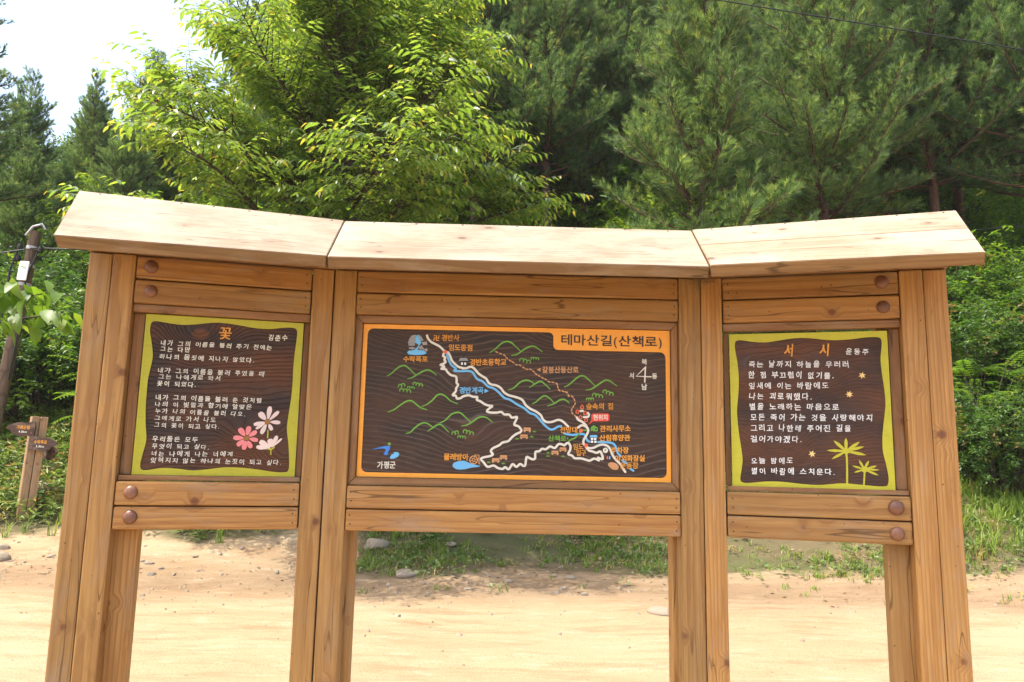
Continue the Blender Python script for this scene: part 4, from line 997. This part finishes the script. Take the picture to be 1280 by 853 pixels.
# ---- the broadleaf tree behind the board
def broadleaf(name, label, x, y, H, fork, spread, limbs, seed, leaf_l, material, shoots=3, squash=1.0, cat="tree"):
    rng = np.random.RandomState(seed); wood = Tubes(); B = []; D = []; U = []; Ln = []; T = []
    z0 = hz(x, y)
    tr = path((0, 0, -.4), (.02, 0, 1), fork+.4, 8, wob=.02, rng=rng)
    wood.add(tr, np.linspace(.13, .095, 9), 10)
    top = tr[-1]
    lead = path(top, (.05, 0, 1), H-fork, 12, wob=.05, rng=rng); wood.add(lead, np.linspace(.09, .008, 13), 7)
    for k in range(limbs):
        t = (k+rng.uniform(0, .8))/limbs; hh = fork*(.62)+t*(H-fork)*.86+ (0.38*fork*t)
        p0 = np.array([np.interp(hh, np.r_[tr[:, 2], lead[1:, 2]], np.r_[tr[:, c], lead[1:, c]]) for c in (0, 1)]+[hh])
        a = k*2.4+rng.normal(0, .3); el = R(12+48*t+rng.normal(0, 6))
        L = spread*(1-.52*t**2)*rng.uniform(.86, 1.02)
        d0 = (math.cos(a)*math.cos(el), math.sin(a)*math.cos(el)*squash, math.sin(el))
        br = path(p0, d0, L, 12, (0, 0, -.10+.25*t), .05, rng); wood.add(br, np.linspace(.05*(L/3.5)+.01, .006, 13), 5)
        for s in np.linspace(.16, 1, int(L*5.0)+2):
            f = s*12; i0 = min(int(f), 11); p = br[i0]+(br[i0+1]-br[i0])*(f-i0); bd = unit(br[i0+1]-br[i0])
            for sd in ((-1, 1) if s < .96 else (0,)):
                side = unit(np.array([-bd[1], bd[0], 0.0]))
                d1 = unit(bd*.75+side*sd*rng.uniform(.6, 1.1)+np.array([0, 0, rng.uniform(-.15, .55)]))
                l1 = (.45+.75*(1-s)*L/3)*rng.uniform(.7, 1.2)
                sub = path(p, d1, l1, 6, (0, 0, -.05), .06, rng); wood.add(sub, np.linspace(.011, .004, 7), 4)
                for q in range(shoots):
                    g = (q+1)/shoots*6; j0 = min(int(g), 5); sp_ = sub[j0]+(sub[j0+1]-sub[j0])*(g-j0); sdv = unit(sub[j0+1]-sub[j0])
                    if q < shoots-1:
                        s2 = unit(np.array([-sdv[1], sdv[0], 0.0]))*rng.choice([-1, 1]); sdv = unit(sdv*.6+s2*.7+np.array([0, 0, rng.uniform(-.1, .5)]))
                    sl = rng.uniform(.32, .62)
                    sh = path(sp_, sdv, sl, 7, (0, 0, -.75), .03, rng); wood.add(sh[::2], [.0045, .0035, .003, .002], 3)
                    nl_ = int(sl/(leaf_l*.30))
                    for j in range(nl_):
                        u = (j+1)/nl_*7; m0 = min(int(u), 6); lp = sh[m0]+(sh[m0+1]-sh[m0])*(u-m0); ld = unit(sh[m0+1]-sh[m0])
                        ls = unit(np.cross(ld, (0, 0, 1.0)))*(1 if j % 2 else -1)
                        B.append(lp); D.append(ld*(.55 if j < nl_-1 else 1.4)+ls*.85+np.array([0, 0, -.32])+rng.normal(0, .14, 3)); U.append(np.array([0, 0, 1.0])+rng.normal(0, .25, 3))
                        Ln.append(leaf_l*rng.uniform(.75, 1.15)*(1 if j < nl_-2 else .7)); T.append(np.clip(rng.normal(.38, .17)+(.42 if j >= nl_-2 and s > .5 else .10*(j/nl_)), 0, 1))
    B = np.array(B); Ln = np.array(Ln)
    V, tri, quad = leaves(B, np.array(D), np.array(U), Ln, Ln*.34, .22)
    root = thing(name, label, cat, (x, y, z0))
    put("trunk", wood.mesh("trunk"), M['bark'], root)
    put("crown", np_mesh("crown", V, tri, quad, np.repeat(T, 8)), M[material], root)
    return root
bx, by = at(-.252, 12.6)
broadleaf("chestnut_tree", "spreading yellow-green broadleaf tree behind the left and middle roof boards", bx, by, 8.0, 4.2, 3.8, 40, 23, .175, 'chestnut', 4)

# ---- shrubs: several kinds, copied
def make_shrub(seed, rx, h, nshoot, ll, lw, material, name="shrub", cat="shrub"):
    """arching shoots from a spread of stems, leaves in two rows along every shoot"""
    rng = np.random.RandomState(seed); wood = Tubes(); B = []; D = []; Ls = []; T = []
    for k in range(nshoot):
        a = rng.uniform(0, 6.28); r = rx*math.sqrt(rng.rand())*.9; zz = h*(.08+.80*rng.rand()**.75)*math.sqrt(max(.08, 1-(r/rx)**2*.7))
        c = np.array([r*math.cos(a), r*math.sin(a), zz])
        if k % 3 == 0: wood.add(path((c[0]*.3, c[1]*.3, -.15), (c[0]*.7, c[1]*.7, zz+.15), np.linalg.norm(c*[.7, .7, 1])+.1, 4, wob=.05, rng=rng), np.linspace(.014, .004, 5), 4)
        dz = rng.uniform(.0, 1.0)
        l = rng.uniform(.3, .75)*(1 if rng.rand() < .85 else 1.5)*(.7+.3*h/2); tn = rng.normal(.42, .19); sz = ll*rng.uniform(.65, 1.35)
        sh = path(c, (math.cos(a+rng.normal(0, .7)), math.sin(a+rng.normal(0, .7)), dz), l, 8, (0, 0, -.8), .06, rng); wood.add(sh[::2], [.005, .004, .003, .002, .0015], 3)
        n = max(6, int(l/(sz*.42)))
        for j in range(n):
            g = (j+.6)/n*7.99; i0 = int(g); p = sh[i0]+(sh[i0+1]-sh[i0])*(g-i0); d = unit(sh[i0+1]-sh[i0]); s = unit(np.cross(d, (0, 0, 1.0)))
            for q in range(2):
                B.append(p+rng.normal(0, .03, 3)); D.append(d*.5+s*(1 if (j+q) % 2 else -1)*rng.uniform(.4, 1.1)+np.array([0, 0, rng.uniform(-.5, .35)])+rng.normal(0, .2, 3)); Ls.append(sz*rng.uniform(.7, 1.2)); T.append(np.clip(tn+rng.normal(0, .1)+.15*(j/n), 0, 1))
    B = np.array(B); Ls = np.array(Ls); n = len(B)
    V, tri = small_leaves(B, np.array(D), np.array([0, 0, 1.0])+rng.normal(0, .35, (n, 3)), Ls, Ls*lw)
    root = thing(name, None, cat); put("stems", wood.mesh("stems"), M['bark'], root)
    put("foliage", np_mesh("foliage", V, tri, None, np.repeat(T, 4)), M[material], root)
    return root
def make_frond_shrub(seed, h, nf, L, material, name="fern_shrub", cat="shrub"):
    """plants with long pinnate leaves"""
    rng = np.random.RandomState(seed); wood = Tubes(); B = []; D = []; Ls = []; T = []
    for k in range(nf):
        a = rng.uniform(0, 6.28); z0 = h*rng.uniform(.1, 1.0); r = rng.uniform(.05, .55)*h
        p0 = np.array([r*math.cos(a), r*math.sin(a), z0]); l = L*rng.uniform(.7, 1.2); tn = rng.normal(.45, .15)
        wood.add(np.array([[p0[0]*.2, p0[1]*.2, -.1], p0*[.6, .6, .55], p0]), [.012, .008, .005], 4)
        fr = path(p0, (math.cos(a), math.sin(a), rng.uniform(.2, 1.0)), l, 9, (0, 0, -.9), .03, rng); wood.add(fr, np.linspace(.005, .002, 10), 3)
        n = 11
        for j in range(1, n+1):
            g = j/n*8.9; i0 = int(g); p = fr[i0]+(fr[min(i0+1, 9)]-fr[i0])*(g-i0); d = unit(fr[i0+1]-fr[i0]); s = unit(np.cross(d, (0, 0, 1.0)))
            for sd in (-1, 1): B.append(p); D.append(d*.45+s*sd+np.array([0, 0, -.12])); Ls.append(l*.24*(1-.5*abs(j/n-.4))); T.append(np.clip(tn+rng.normal(0, .08), 0, 1))
    B = np.array(B); Ls = np.array(Ls)
    V, tri = small_leaves(B, np.array(D), np.tile([0, 0, 1.0], (len(B), 1)), Ls, Ls*.32)
    root = thing(name, None, cat); put("stems", wood.mesh("stems"), M['bark'], root)
    put("foliage", np_mesh("foliage", V, tri, None, np.repeat(T, 4)), M[material], root)
    return root
SH = [make_shrub(31, 1.0, 1.5, 230, .10, .52, 'shrub_leaf'), make_shrub(32, 1.2, 2.3, 300, .085, .45, 'shrub_leaf'), make_shrub(33, .85, 1.2, 150, .13, .62, 'bright_leaf'),
      make_shrub(34, 1.25, 2.7, 300, .115, .40, 'bright_leaf'), make_frond_shrub(35, 1.5, 80, .62, 'bright_leaf'), make_frond_shrub(36, 1.0, 60, .5, 'shrub_leaf')]
def shrub(k, d, v, s, label, group=None):
    x, y = at(k, d); return place(SH[v], used, x, y, rnd.uniform(0, 6.28), s, label, group)
# the leafy bank at the right edge
for k, d, v, s, l in ((.645, 11.9, 1, .75, "dark rounded shrub low on the bank beside the right post"), (.70, 12.3, 0, 1.1, "broad shrub on the bank at the right edge of view"),
                      (.615, 13.2, 4, 1.0, "shrub with long feathery leaves just right of the roof end"), (.675, 13.4, 5, 1.5, "feathery-leaved shrub half way up the right bank"),
                      (.60, 14.6, 1, 1.15, "tall dark shrub behind the right roof board's end"), (.72, 14.2, 1, 1.0, "leafy shrub high at the right edge of view")):
    shrub(k, d, v, s, l)
for k, d, v, s in ((.66, 15.0, 0, 1.3), (.60, 16.2, 1, 1.1), (.69, 16.2, 1, 1.2), (.75, 12.9, 1, 1.0), (.58, 12.6, 0, .7), (.76, 15.6, 4, 1.3), (.64, 17.5, 1, 1.2), (.71, 18.2, 0, 1.6), (.80, 14.0, 0, 1.4), (.785, 11.9, 5, 1.2)):
    shrub(k, d, v, s, "leafy shrub massed with others on the right bank", "shrubs on the right bank")
# left edge
for k, d, v, s, l in ((-.585, 15.6, 3, 1.05, "bright yellow-green shrub between the utility pole and the left post"), (-.66, 16.4, 1, 1.1, "dark shrub behind the foot of the utility pole"),
                      (-.60, 16.2, 0, 1.1, "dark low shrub above the weedy slope at left")):
    shrub(k, d, v, s, l)
for k, d, v, s in ((-.70, 16.6, 1, 1.3), (-.53, 15.8, 1, 1.0), (-.63, 17.2, 3, 1.1), (-.55, 17.0, 1, 1.3), (-.69, 18.0, 0, 1.7), (-.50, 16.4, 0, 1.2), (-.60, 18.4, 1, 1.4), (-.76, 15.0, 1, 1.2)):
    shrub(k, d, v, s, "leafy shrub massed with others at the left wood edge", "shrubs at the left wood edge")
# understorey below the pines
for d0 in (14.5, 16.5, 18.5, 20.5, 23, 26, 29.5, 33.5, 38):
    k = -.48 if d0 < 25 else -.72
    while k < (.60 if d0 < 20 else .76):
        shrub(k+rnd.uniform(-.02, .02), d0+rnd.uniform(-.7, .7), rnd.choice([0, 1, 2, 3, 3, 4, 2]), rnd.uniform(.8, 1.25)*(1 if d0 < 20 else 1.2 if d0 < 28 else 1.7), "leafy shrub in the undergrowth beneath the pines", "undergrowth shrubs beneath the pines")
        k += rnd.uniform(1.35, 1.9)*(1 if d0 < 25 else 1.5)/d0

# ---- grass and weeds
def grass_mesh(pts, hts, blades, seed, wid=.006, lean=.45):
    rng = np.random.RandomState(seed)
    P = np.repeat(pts, blades, 0); H = np.repeat(hts, blades)*rng.uniform(.5, 1.25, len(P)); n = len(P)
    P = P+np.c_[rng.normal(0, .035, (n, 2)), np.zeros(n)]
    a = rng.uniform(0, 6.28, n); dr = np.c_[np.cos(a), np.sin(a), np.zeros(n)]; le = (lean*rng.rand(n))[:, None]
    sd = np.c_[-np.sin(a), np.cos(a), np.zeros(n)]*wid*rng.uniform(.7, 1.4, n)[:, None]
    up_ = np.array([0, 0, 1.0])
    m = P+up_*(H*.55)[:, None]+dr*le*(H*.35)[:, None]; tp = P+up_*(H*.9)[:, None]+dr*le*(H*1.25)[:, None]
    P = P-up_*.02
    V = np.stack([P-sd, P+sd, m-sd*.8, m+sd*.8, tp], 1).reshape(-1, 3)
    o = (np.arange(n)*5)[:, None, None]
    tri = (np.array([[(2, 3, 4)]])+o).reshape(-1, 3); quad = (np.array([[(0, 1, 3, 2)]])+o).reshape(-1, 4)
    clump = np.repeat(rng.normal(.5, .2, len(pts)), blades)
    return np_mesh("grass", V, tri, quad, np.repeat(np.clip(clump+rng.normal(0, .1, n), 0, 1), 5))
def scatter(n, x0, x1, y0, y1, fn, seed):
    rng = np.random.RandomState(seed); x = rng.uniform(x0, x1, n); y = rng.uniform(y0, y1, n)
    keep = rng.rand(n) < fn(x, y); x, y = x[keep], y[keep]
    return np.c_[x, y, terrain(x, y)]
def verge(x, y):
    t = y-road_edge(x)+.35*fnoise(x*2+5, y*2); p = np.clip((t-.6)*1.3, 0, 1)*np.clip(.45+1.5*fnoise(x*1.9, y*1.9)+.08*x, 0.06, 1)
    return np.where(t < .6, 0.012*(t > -.2), p)*np.where(x < -1.9, np.clip(t-2.0, 0, 1), 1.0)
g = scatter(13000, -6, 15, 5.6, 10.5, verge, 1)
props(put("verge_grass", grass_mesh(g, np.full(len(g), .085), 9, 2, .006, 1.3), M['grass']), "short green grass and weeds along the far road edge", "grass", kind='stuff')
def broad(pts, seed, n, ll, hh, lw=.42):
    rng = np.random.RandomState(seed); P = np.repeat(pts, n, 0); m = len(P)
    P = P+np.c_[rng.normal(0, .07, (m, 2)), rng.rand(m)*hh]
    a = rng.uniform(0, 6.28, m); d = np.c_[np.cos(a), np.sin(a), rng.uniform(-.1, .9, m)]; l = ll*rng.uniform(.6, 1.3, m)
    V, tri = small_leaves(P, d, np.array([0, 0, 1.0])+rng.normal(0, .3, (m, 3)), l, l*lw)
    T = np.clip(np.repeat(rng.normal(.45, .2, len(pts)), n)+rng.normal(0, .12, m), 0, 1)
    T = np.where(np.repeat(rng.rand(len(pts)) < .10, n), .97, T)
    return np_mesh("weeds", V, tri, None, np.repeat(T, 4))
g = scatter(4200, -5, 15, 5.8, 10.5, verge, 3)
props(put("verge_weeds", broad(g, 4, 12, .06, .10, .6), M['weed']), "low broad-leaved weeds scattered in the verge grass", "weeds", kind='stuff')
def lslope(x, y):
    t = y-road_edge(x); return np.clip((t-1.7+.6*fnoise(x*2, y*2))*1.2, 0, 1)*np.clip(.8+.8*fnoise(x*1.2+9, y*1.2), .15, 1)
g = scatter(5200, -13.5, -3.0, 7.0, 13.0, lslope, 5)
props(put("slope_weeds", broad(g, 6, 16, .13, .30, .26), M['weed']), "lush pale green weeds covering the slope behind the signpost", "weeds", kind='stuff')
g = scatter(2600, -13.5, -3.0, 6.6, 12.5, lslope, 7)
props(put("slope_grass", grass_mesh(g, np.full(len(g), .28), 9, 8, .008, .7), M['grass']), "long grass mixed with weeds on the left slope", "grass", kind='stuff')
def rbank(x, y):
    t = y-road_edge(x); return np.clip((t-.7)*1.0, 0, 1)*(t < 4)
g = scatter(1100, 5.5, 13, 7.0, 11.0, rbank, 9)
props(put("bank_grass", grass_mesh(g, np.full(len(g), .30), 9, 10, .008, 1.1), M['grass']), "long arching grass on the bank at the right", "grass", kind='stuff')
def under(x, y):
    t = y-road_edge(x); return np.clip((t-1.6)*.8, 0, 1)
g = scatter(12000, -26, 28, 8.5, 36, under, 12)
props(put("undergrowth", broad(g, 13, 12, .13, .45, .5), M['shrub_leaf']), "low leafy ground cover over the wooded hillside", "ground cover", kind='stuff')

# ---- stones
def stone_mesh(seed, flat):
    rng = np.random.RandomState(seed); bm = bmesh.new(); bmesh.ops.create_icosphere(bm, subdivisions=3, radius=1)
    pl_ = unit(rng.normal(size=(9, 3))); of = rng.uniform(.62, .95, 9)
    for v in bm.verts:
        p = np.array(v.co)
        for a, b in zip(pl_, of):
            e = p@a-b
            if e > 0: p = p-a*e*.85
        v.co = p*np.array([1, .75, flat])*(1+rng.normal(0, .008))
    return bm_mesh("stone", bm, False)
SM = [stone_mesh(i, f) for i, f in ((1, .6), (2, .45), (3, .75), (4, .35))]
for m_ in SM: m_.materials.append(M['stone'])
def stone(px, py, d, r, k, label, group=None, name="stone"):
    x, y = at(px, d); o = bpy.data.objects.new(name, SM[k]); COL.objects.link(o)
    o.location = (x, y, hz(x, y)+r*.02); o.scale = (r, r, r); o.rotation_euler = (0, 0, rnd.uniform(0, 6.28))
    return props(o, label, "stone", group)
stone(-.610, 0, 10.9, .15, 2, "round pale stone on bare dirt left of the notice board")
stone(-.110, 0, 10.3, .20, 3, "flat pale stone at the road edge below the map")
stone(-.148, 0, 11.2, .20, 0, "largest grey stone in the verge grass beneath the map's left")
stone(.207, 0, 8.5, .17, 3, "pale flat stone half buried in the road near the right inner post")
stone(-.56, 0, 13.0, .26, 0, "pale boulder among the weeds behind the signpost")
stone(-.055, 0, 11.3, .10, 1, "small round stone in the verge grass under the map")
for i in range(46):
    k_ = rnd.uniform(-.66, .14); d_ = road_edge(at(k_, 10)[0])+3.016+rnd.gauss(.35, .45)+(1.0 if k_ < -.17 else 0)
    stone(k_, 0, d_, rnd.choice([.03, .04, .05, .05, .07, .09]), rnd.randrange(4), "small pale stone among others along the road edge", "small stones along the road edge")
for i in range(14):
    stone(rnd.uniform(-.62, .62), 0, rnd.uniform(4.5, 8.5), rnd.choice([.012, .016, .022]), rnd.randrange(4), "tiny pebble lying loose on the sandy road", "pebbles on the sandy road", "pebble")

# loose gravel and leaf litter, nobody could count it
def gravel():
    rng = np.random.RandomState(41); n = 9000
    x = rng.uniform(-11, 11, n); y = rng.uniform(1.5, 10.5, n); t = y-road_edge(x)
    keep = rng.rand(n) < np.where(t < 0, .10+.9*np.exp(t/.9), np.where(x < -1.9, .95, .5)*np.exp(-np.clip(t-1.2, 0, 9)/.6))*np.clip(.6+1.3*fnoise(x*2.3, y*2.3), .1, 1)
    x, y = x[keep], y[keep]; n = len(x); r = np.minimum(rng.gamma(2.0, .0055, n)+.004, .035)
    T = unit(np.array([(1, 0, -.3), (-.5, .87, -.3), (-.5, -.87, -.3), (.3, .1, .55), (-.4, .25, .5), (0, -.45, .6)]))
    F = np.array([(0, 3, 5), (0, 4, 3), (0, 1, 4), (1, 2, 4), (2, 5, 4), (2, 0, 5), (3, 4, 5)])
    a = rng.uniform(0, 6.28, n); c, s = np.cos(a)[:, None], np.sin(a)[:, None]
    tx, ty, tz = T[None, :, 0]*rng.uniform(.7, 1.3, (n, 1)), T[None, :, 1], T[None, :, 2]*rng.uniform(.5, .9, (n, 1))
    V = np.stack([tx*c-ty*s, tx*s+ty*c, tz], -1)*(1+rng.normal(0, .14, (n, 6, 1)))*r[:, None, None]
    V += np.stack([x, y, terrain(x, y)+r*.15], -1)[:, None]
    props(put("gravel", np_mesh("gravel", V.reshape(-1, 3), (F[None]+(np.arange(n)*6)[:, None, None]).reshape(-1, 3)), M['stone']), "fine gravel strewn over the dirt road and its edge", "gravel", kind='stuff')
    m = 2600; x = rng.uniform(-9, 9, m); y = rng.uniform(5.5, 10.5, m); t = y-road_edge(x); k = rng.rand(m) < np.clip(1-np.abs(t-.5)/1.3, 0, 1); x, y = x[k], y[k]; m = len(x)
    a = rng.uniform(0, 6.28, m); P = np.stack([x, y, terrain(x, y)+.012], -1); L = rng.uniform(.03, .085, m)
    V, tri = small_leaves(P, np.stack([np.cos(a), np.sin(a), rng.normal(0, .15, m)], -1), np.array([0, 0, 1.0])+rng.normal(0, .25, (m, 3)), L, L*rng.uniform(.15, .5, m))
    props(put("leaf_litter", np_mesh("leaf_litter", V, tri), M['dry']), "dry leaves and straw lying along the road edge", "leaf litter", kind='stuff')
gravel()

# thin summer haze between here and the far trees
bm = bmesh.new(); bmesh.ops.create_cube(bm, size=1.0)
bmesh.ops.scale(bm, vec=(840, 840, 84), verts=bm.verts); bmesh.ops.translate(bm, vec=(0, 100, 40), verts=bm.verts)
hm, hn, ho = mat("summer_haze")
hv = N(hn, "ShaderNodeVolumePrincipled", i_Density=0.0004, i_Anisotropy=0.2); hv.inputs["Color"].default_value = (0.92, 0.95, 1.0, 1)
hn.links.new(hv.outputs[0], ho.inputs["Volume"])
props(put("haze", bm_mesh("haze", bm), hm), "thin pale summer haze in the air over the slope", "haze", kind='stuff')

# ------------------------------------------------------------------ signpost at the left
sx, sy = at(-.586, 12.3)
sp = thing("signpost", "square brown wooden signpost with carved arrow boards on weedy slope", "signpost", (sx, sy, hz(sx, sy)), (0, R(2), R(38)))
for i, (a, b) in enumerate(((-1, -1), (1, -1), (-1, 1), (1, 1))):
    me = plank_mesh("post", 1.95, .105, .105, .008)
    put("post", me, M['post_wood'], sp, Matrix.Translation((a*.057, b*.057, .53)) @ Matrix.Rotation(R(-90), 4, 'Y'))
_fc = bpy.data.curves.new("glyphs", 'FONT'); _fo = bpy.data.objects.new("glyphs", _fc); COL.objects.link(_fo); _gl.clear()
def arrow_board(mw, flip, lines):
    pts = [(-90, -80), (-60, -95), (0, -90), (60, -105), (110, -88), (165, -70), (190, -30), (250, 5), (215, 45), (160, 75), (90, 95), (30, 88), (-40, 100), (-90, 92)]
    pts = smooth_loop([(x*flip*1.2, z*1.1) for x, z in pts], 3)
    f = Flat(0); n = len(pts)
    f.v = [(x/1000, -.016, z/1000) for x, z in pts]+[(x/1000, .016, z/1000) for x, z in pts]
    f.f = [tuple(range(n)), tuple(range(2*n-1, n-1, -1))]+[(i, n+i, n+(i+1) % n, (i+1) % n) for i in range(n)]
    o = f.done("arrow_board", 'sign_wood', sp); o.matrix_local = mw
    if lines:
        c = 55*flip
        Flat(1).text((lines[0], c-95, 25, c+95, 25, 55), .02).done("lettering", 'letter_orange', o, -.016)
        Flat(1).text((lines[1], c-60, -40, c+60, -40, 38), .02).done("distance", 'white', o, -.016)
    b = Flat(6)
    for z in (-55, 55): b.disc(-70*flip, z, 11)
    b.done("bolt_cap", 'bolt', o, -.016)
arrow_board(Matrix.Translation((-.150, -.10, 1.30)) @ Matrix.Rotation(R(-30), 4, 'Z'), -1, ("가평군청", "4.8km"))
arrow_board(Matrix.Translation((-.01, -.215, 1.09)) @ Matrix.Rotation(R(-32), 4, 'Z'), 1, ("수락폭포", "2.8km"))
arrow_board(Matrix.Translation((.20, .06, .96)) @ Matrix.Rotation(R(-75), 4, 'Z'), 1, None)
bpy.data.objects.remove(_fo); bpy.data.curves.remove(_fc)

# ------------------------------------------------------------------ utility pole and cables
p_top = CAM+Vector((-.6125*13.2, 13.2, .286*13.2)); p_mid = CAM+Vector((-.633*13.2, 13.2, .065*13.2))
dv = (p_mid-p_top).normalized(); p_bot = p_mid+dv*((p_mid.z-hz(p_mid.x, p_mid.y)+.5)/-dv.z)
pole = thing("utility_pole", "leaning old wooden utility pole with white plate at left", "utility pole", p_bot)
tb = Tubes(); a_ = np.array(p_top-p_bot); tb.add(np.array([a_*t for t in np.linspace(0, 1, 8)]), np.linspace(.115, .088, 8), 14)
me = tb.mesh("pole"); put("pole", me, M['pole_wood'], pole)
ax = np.array(p_top-p_bot); axu = ax/np.linalg.norm(ax)
for t in (.30, .62, .95, 1.25):
    tb = Tubes(); tb.add(np.array([ax-axu*(t-.03), ax-axu*(t+.03)]), [.098+.006*t]*2, 14); put("steel_band", tb.mesh("steel_band"), M['metal'], pole)
tb = Tubes(); tb.add(np.array([ax-axu*.10+[-.1, -.1, 0], ax+[0, -.1, .06], ax+[.12, -.05, .12], ax+[.17, -.02, .03]]), .022, 6); put("bracket", tb.mesh("bracket"), M['metal'], pole)
for dx, t in ((-.18, .30), (.18, .34), (-.17, .5)):
    tb = Tubes(); tb.add(np.array([ax-axu*t+[dx, -.06, -.05], ax-axu*t+[dx, -.06, .0], ax-axu*t+[dx, -.06, .05]]), [.035, .05, .035], 10); put("insulator", tb.mesh("insulator"), M['black'], pole)
tb = Tubes(); tb.add(np.array([ax-axu*.3+[-.18, -.08, 0], ax-axu*.7+[-.24, -.1, 0], ax-axu*1.3+[-.2, -.12, 0], ax-axu*2.4+[-.16, -.13, 0]]), .018, 5)
tb.add(np.array([ax-axu*.4+[.16, -.1, 0], ax-axu*.9+[.10, -.16, 0], ax-axu*1.6+[.13, -.12, 0], ax-axu*2.6+[.14, -.12, 0]]), .015, 5); put("down_cable", tb.mesh("down_cable"), M['cable'], pole)
bm = bmesh.new(); bmesh.ops.create_cube(bm, size=1); bmesh.ops.scale(bm, vec=(.27, .02, .33), verts=bm.verts); bmesh.ops.bevel(bm, geom=bm.edges[:], offset=.009, segments=2, affect='EDGES')
pt = np.array(ax-axu*.74)+np.array([.03, -.17, 0])
plate = put("number_plate", bm_mesh("number_plate", bm), M['pure_white'], pole, Matrix.Translation(pt) @ Matrix.Rotation(R(-28), 4, 'Z') @ Matrix.Rotation(R(8), 4, 'Y'))
f = Flat(1); f.poly([(-85, 45), (-40, 95), (30, 60), (70, 85), (85, 50), (20, 35), (-30, 62)]); f.done("green_mark", 'green', plate, -.010)
f = Flat(1); f.rect(5, 30, 90, 60).rect(-60, -28, 20, -22).rect(-40, -60, 60, -54); f.done("dark_mark", 'grey', plate, -.010)
def cable(name, pts, r, label, sag=.3):
    a, b = np.array(pts[0]), np.array(pts[1]); t = np.linspace(0, 1, 30)[:, None]
    p = a+(b-a)*t-np.array([0, 0, 1])*sag*4*t*(1-t); tb = Tubes(); tb.add(p, r, 6)
    return props(put(name, tb.mesh(name), M['cable']), label, "cable")
pr_ = Vector((CAM.x+.72*18, CAM.y+18, 1.55+.352*18+.2))
cable("overhead_cable", [p_top-Vector((0, 0.1, .32)), pr_+Vector((6, 1, .5))], .012, "thin black cable running from the utility pole past the right roof end", .55)
cable("overhead_cable", [p_top-Vector((.1, .1, .35)), p_top+Vector((-9, -2, -1.6))], .012, "black cable leaving the utility pole towards the left edge", .25)
a = CAM+Vector((.275*13, 13, .648*13)); b = CAM+Vector((.723*13, 13, .583*13)); dr_ = b-a
cable("overhead_cable", [a-dr_*.9, b+dr_*.6], .011, "thin black cable slanting across the pine crowns at top right", .0)

# ------------------------------------------------------------------ the leafy twig reaching in at the left edge
def near_tree():
    rng = np.random.RandomState(77); wood = Tubes(); B = []; D = []; U = []; Ln = []; T = []
    x, y = -4.1, 0.9
    tr = path((0, 0, -.3), (.0, .0, 1), 3.3, 8, wob=.03, rng=rng); wood.add(tr, np.linspace(.06, .02, 9), 8)
    ends = []
    def tgt(k, z, d): q = CAM+Vector((k*d, d, z*d)); return np.array(q)-np.array([x, y, 0])
    for zz, tg in ((1.75, tgt(-.585, .205, 3.75)), (1.6, tgt(-.630, .218, 3.7)), (1.7, tgt(-.568, .178, 3.9)), (1.55, tgt(-.665, .185, 3.6)), (1.9, tgt(-.71, .22, 3.8)), (2.4, np.array([-.9, .4, 3.2])), (2.2, np.array([-.4, -.9, 2.8])), (2.6, np.array([.1, .6, 3.3])), (2.0, np.array([-1.1, -.5, 2.5]))):
        p0 = np.array([0, 0, zz]); m = (p0+tg)/2+np.array([0, 0, .14]); t = np.linspace(0, 1, 9)[:, None]
        br = p0*(1-t)**2+2*m*t*(1-t)+tg*t*t; wood.add(br, np.linspace(.016, .003, 9), 5)
        for j in range(40):
            s = .70+.30*(j+1)/40; f = s*8; i0 = min(int(f), 7); p = br[i0]+(br[i0+1]-br[i0])*(f-i0); d = unit(br[i0+1]-br[i0]); sd = unit(np.cross(d, (0, 0, 1.0)))*(1 if j % 2 else -1)
            B.append(p+rng.normal(0, .03, 3)); D.append(d*.5+sd*rng.uniform(.3, 1)+np.array([0, 0, -.65])+rng.normal(0, .2, 3)); U.append(np.array([0, 0, 1.0])+rng.normal(0, .35, 3)); Ln.append(.112*rng.uniform(.75, 1.2)); T.append(np.clip(rng.normal(.45, .25), 0, 1))
    Ln = np.array(Ln); V, tri, quad = leaves(np.array(B), np.array(D), np.array(U), Ln, Ln*.52, .25)
    root = thing("dogwood_tree", "slender tree whose broad drooping leaves reach in at left edge", "tree", (x, y, hz(x, y)))
    root.location.z = 0
    put("trunk", wood.mesh("trunk"), M['bark'], root); put("crown", np_mesh("crown", V, tri, quad, np.repeat(T, 8), smooth=True), M['bright_leaf'], root)
near_tree()

# dry grass wisps caught under the roof at the right joint
rng = np.random.RandomState(6); tb = Tubes()
for i in range(46):
    p = np.array([.70+rng.normal(0, .035), -.055, 2.262+rng.uniform(-.012, .012)]); d = rng.normal(size=3)*[1, .25, .5]
    tb.add(path(p, d, rng.uniform(.02, .07), 4, (0, 0, -.5), .25, rng), .0006, 3)
for q in ((.665, 2.215), (.70, 2.235)):
    tb.add(path((.72, -.055, 2.262), (q[0]-.72, -.01, q[1]-2.262), .09, 5, (0, 0, -.2), .05, rng), .0006, 3)
props(put("dry_grass_wisps", tb.mesh("dry_grass_wisps"), M['dry']), "tangle of dry grass wisps under the roof above right inner posts", "grass wisps")
bpy.context.view_layer.update()
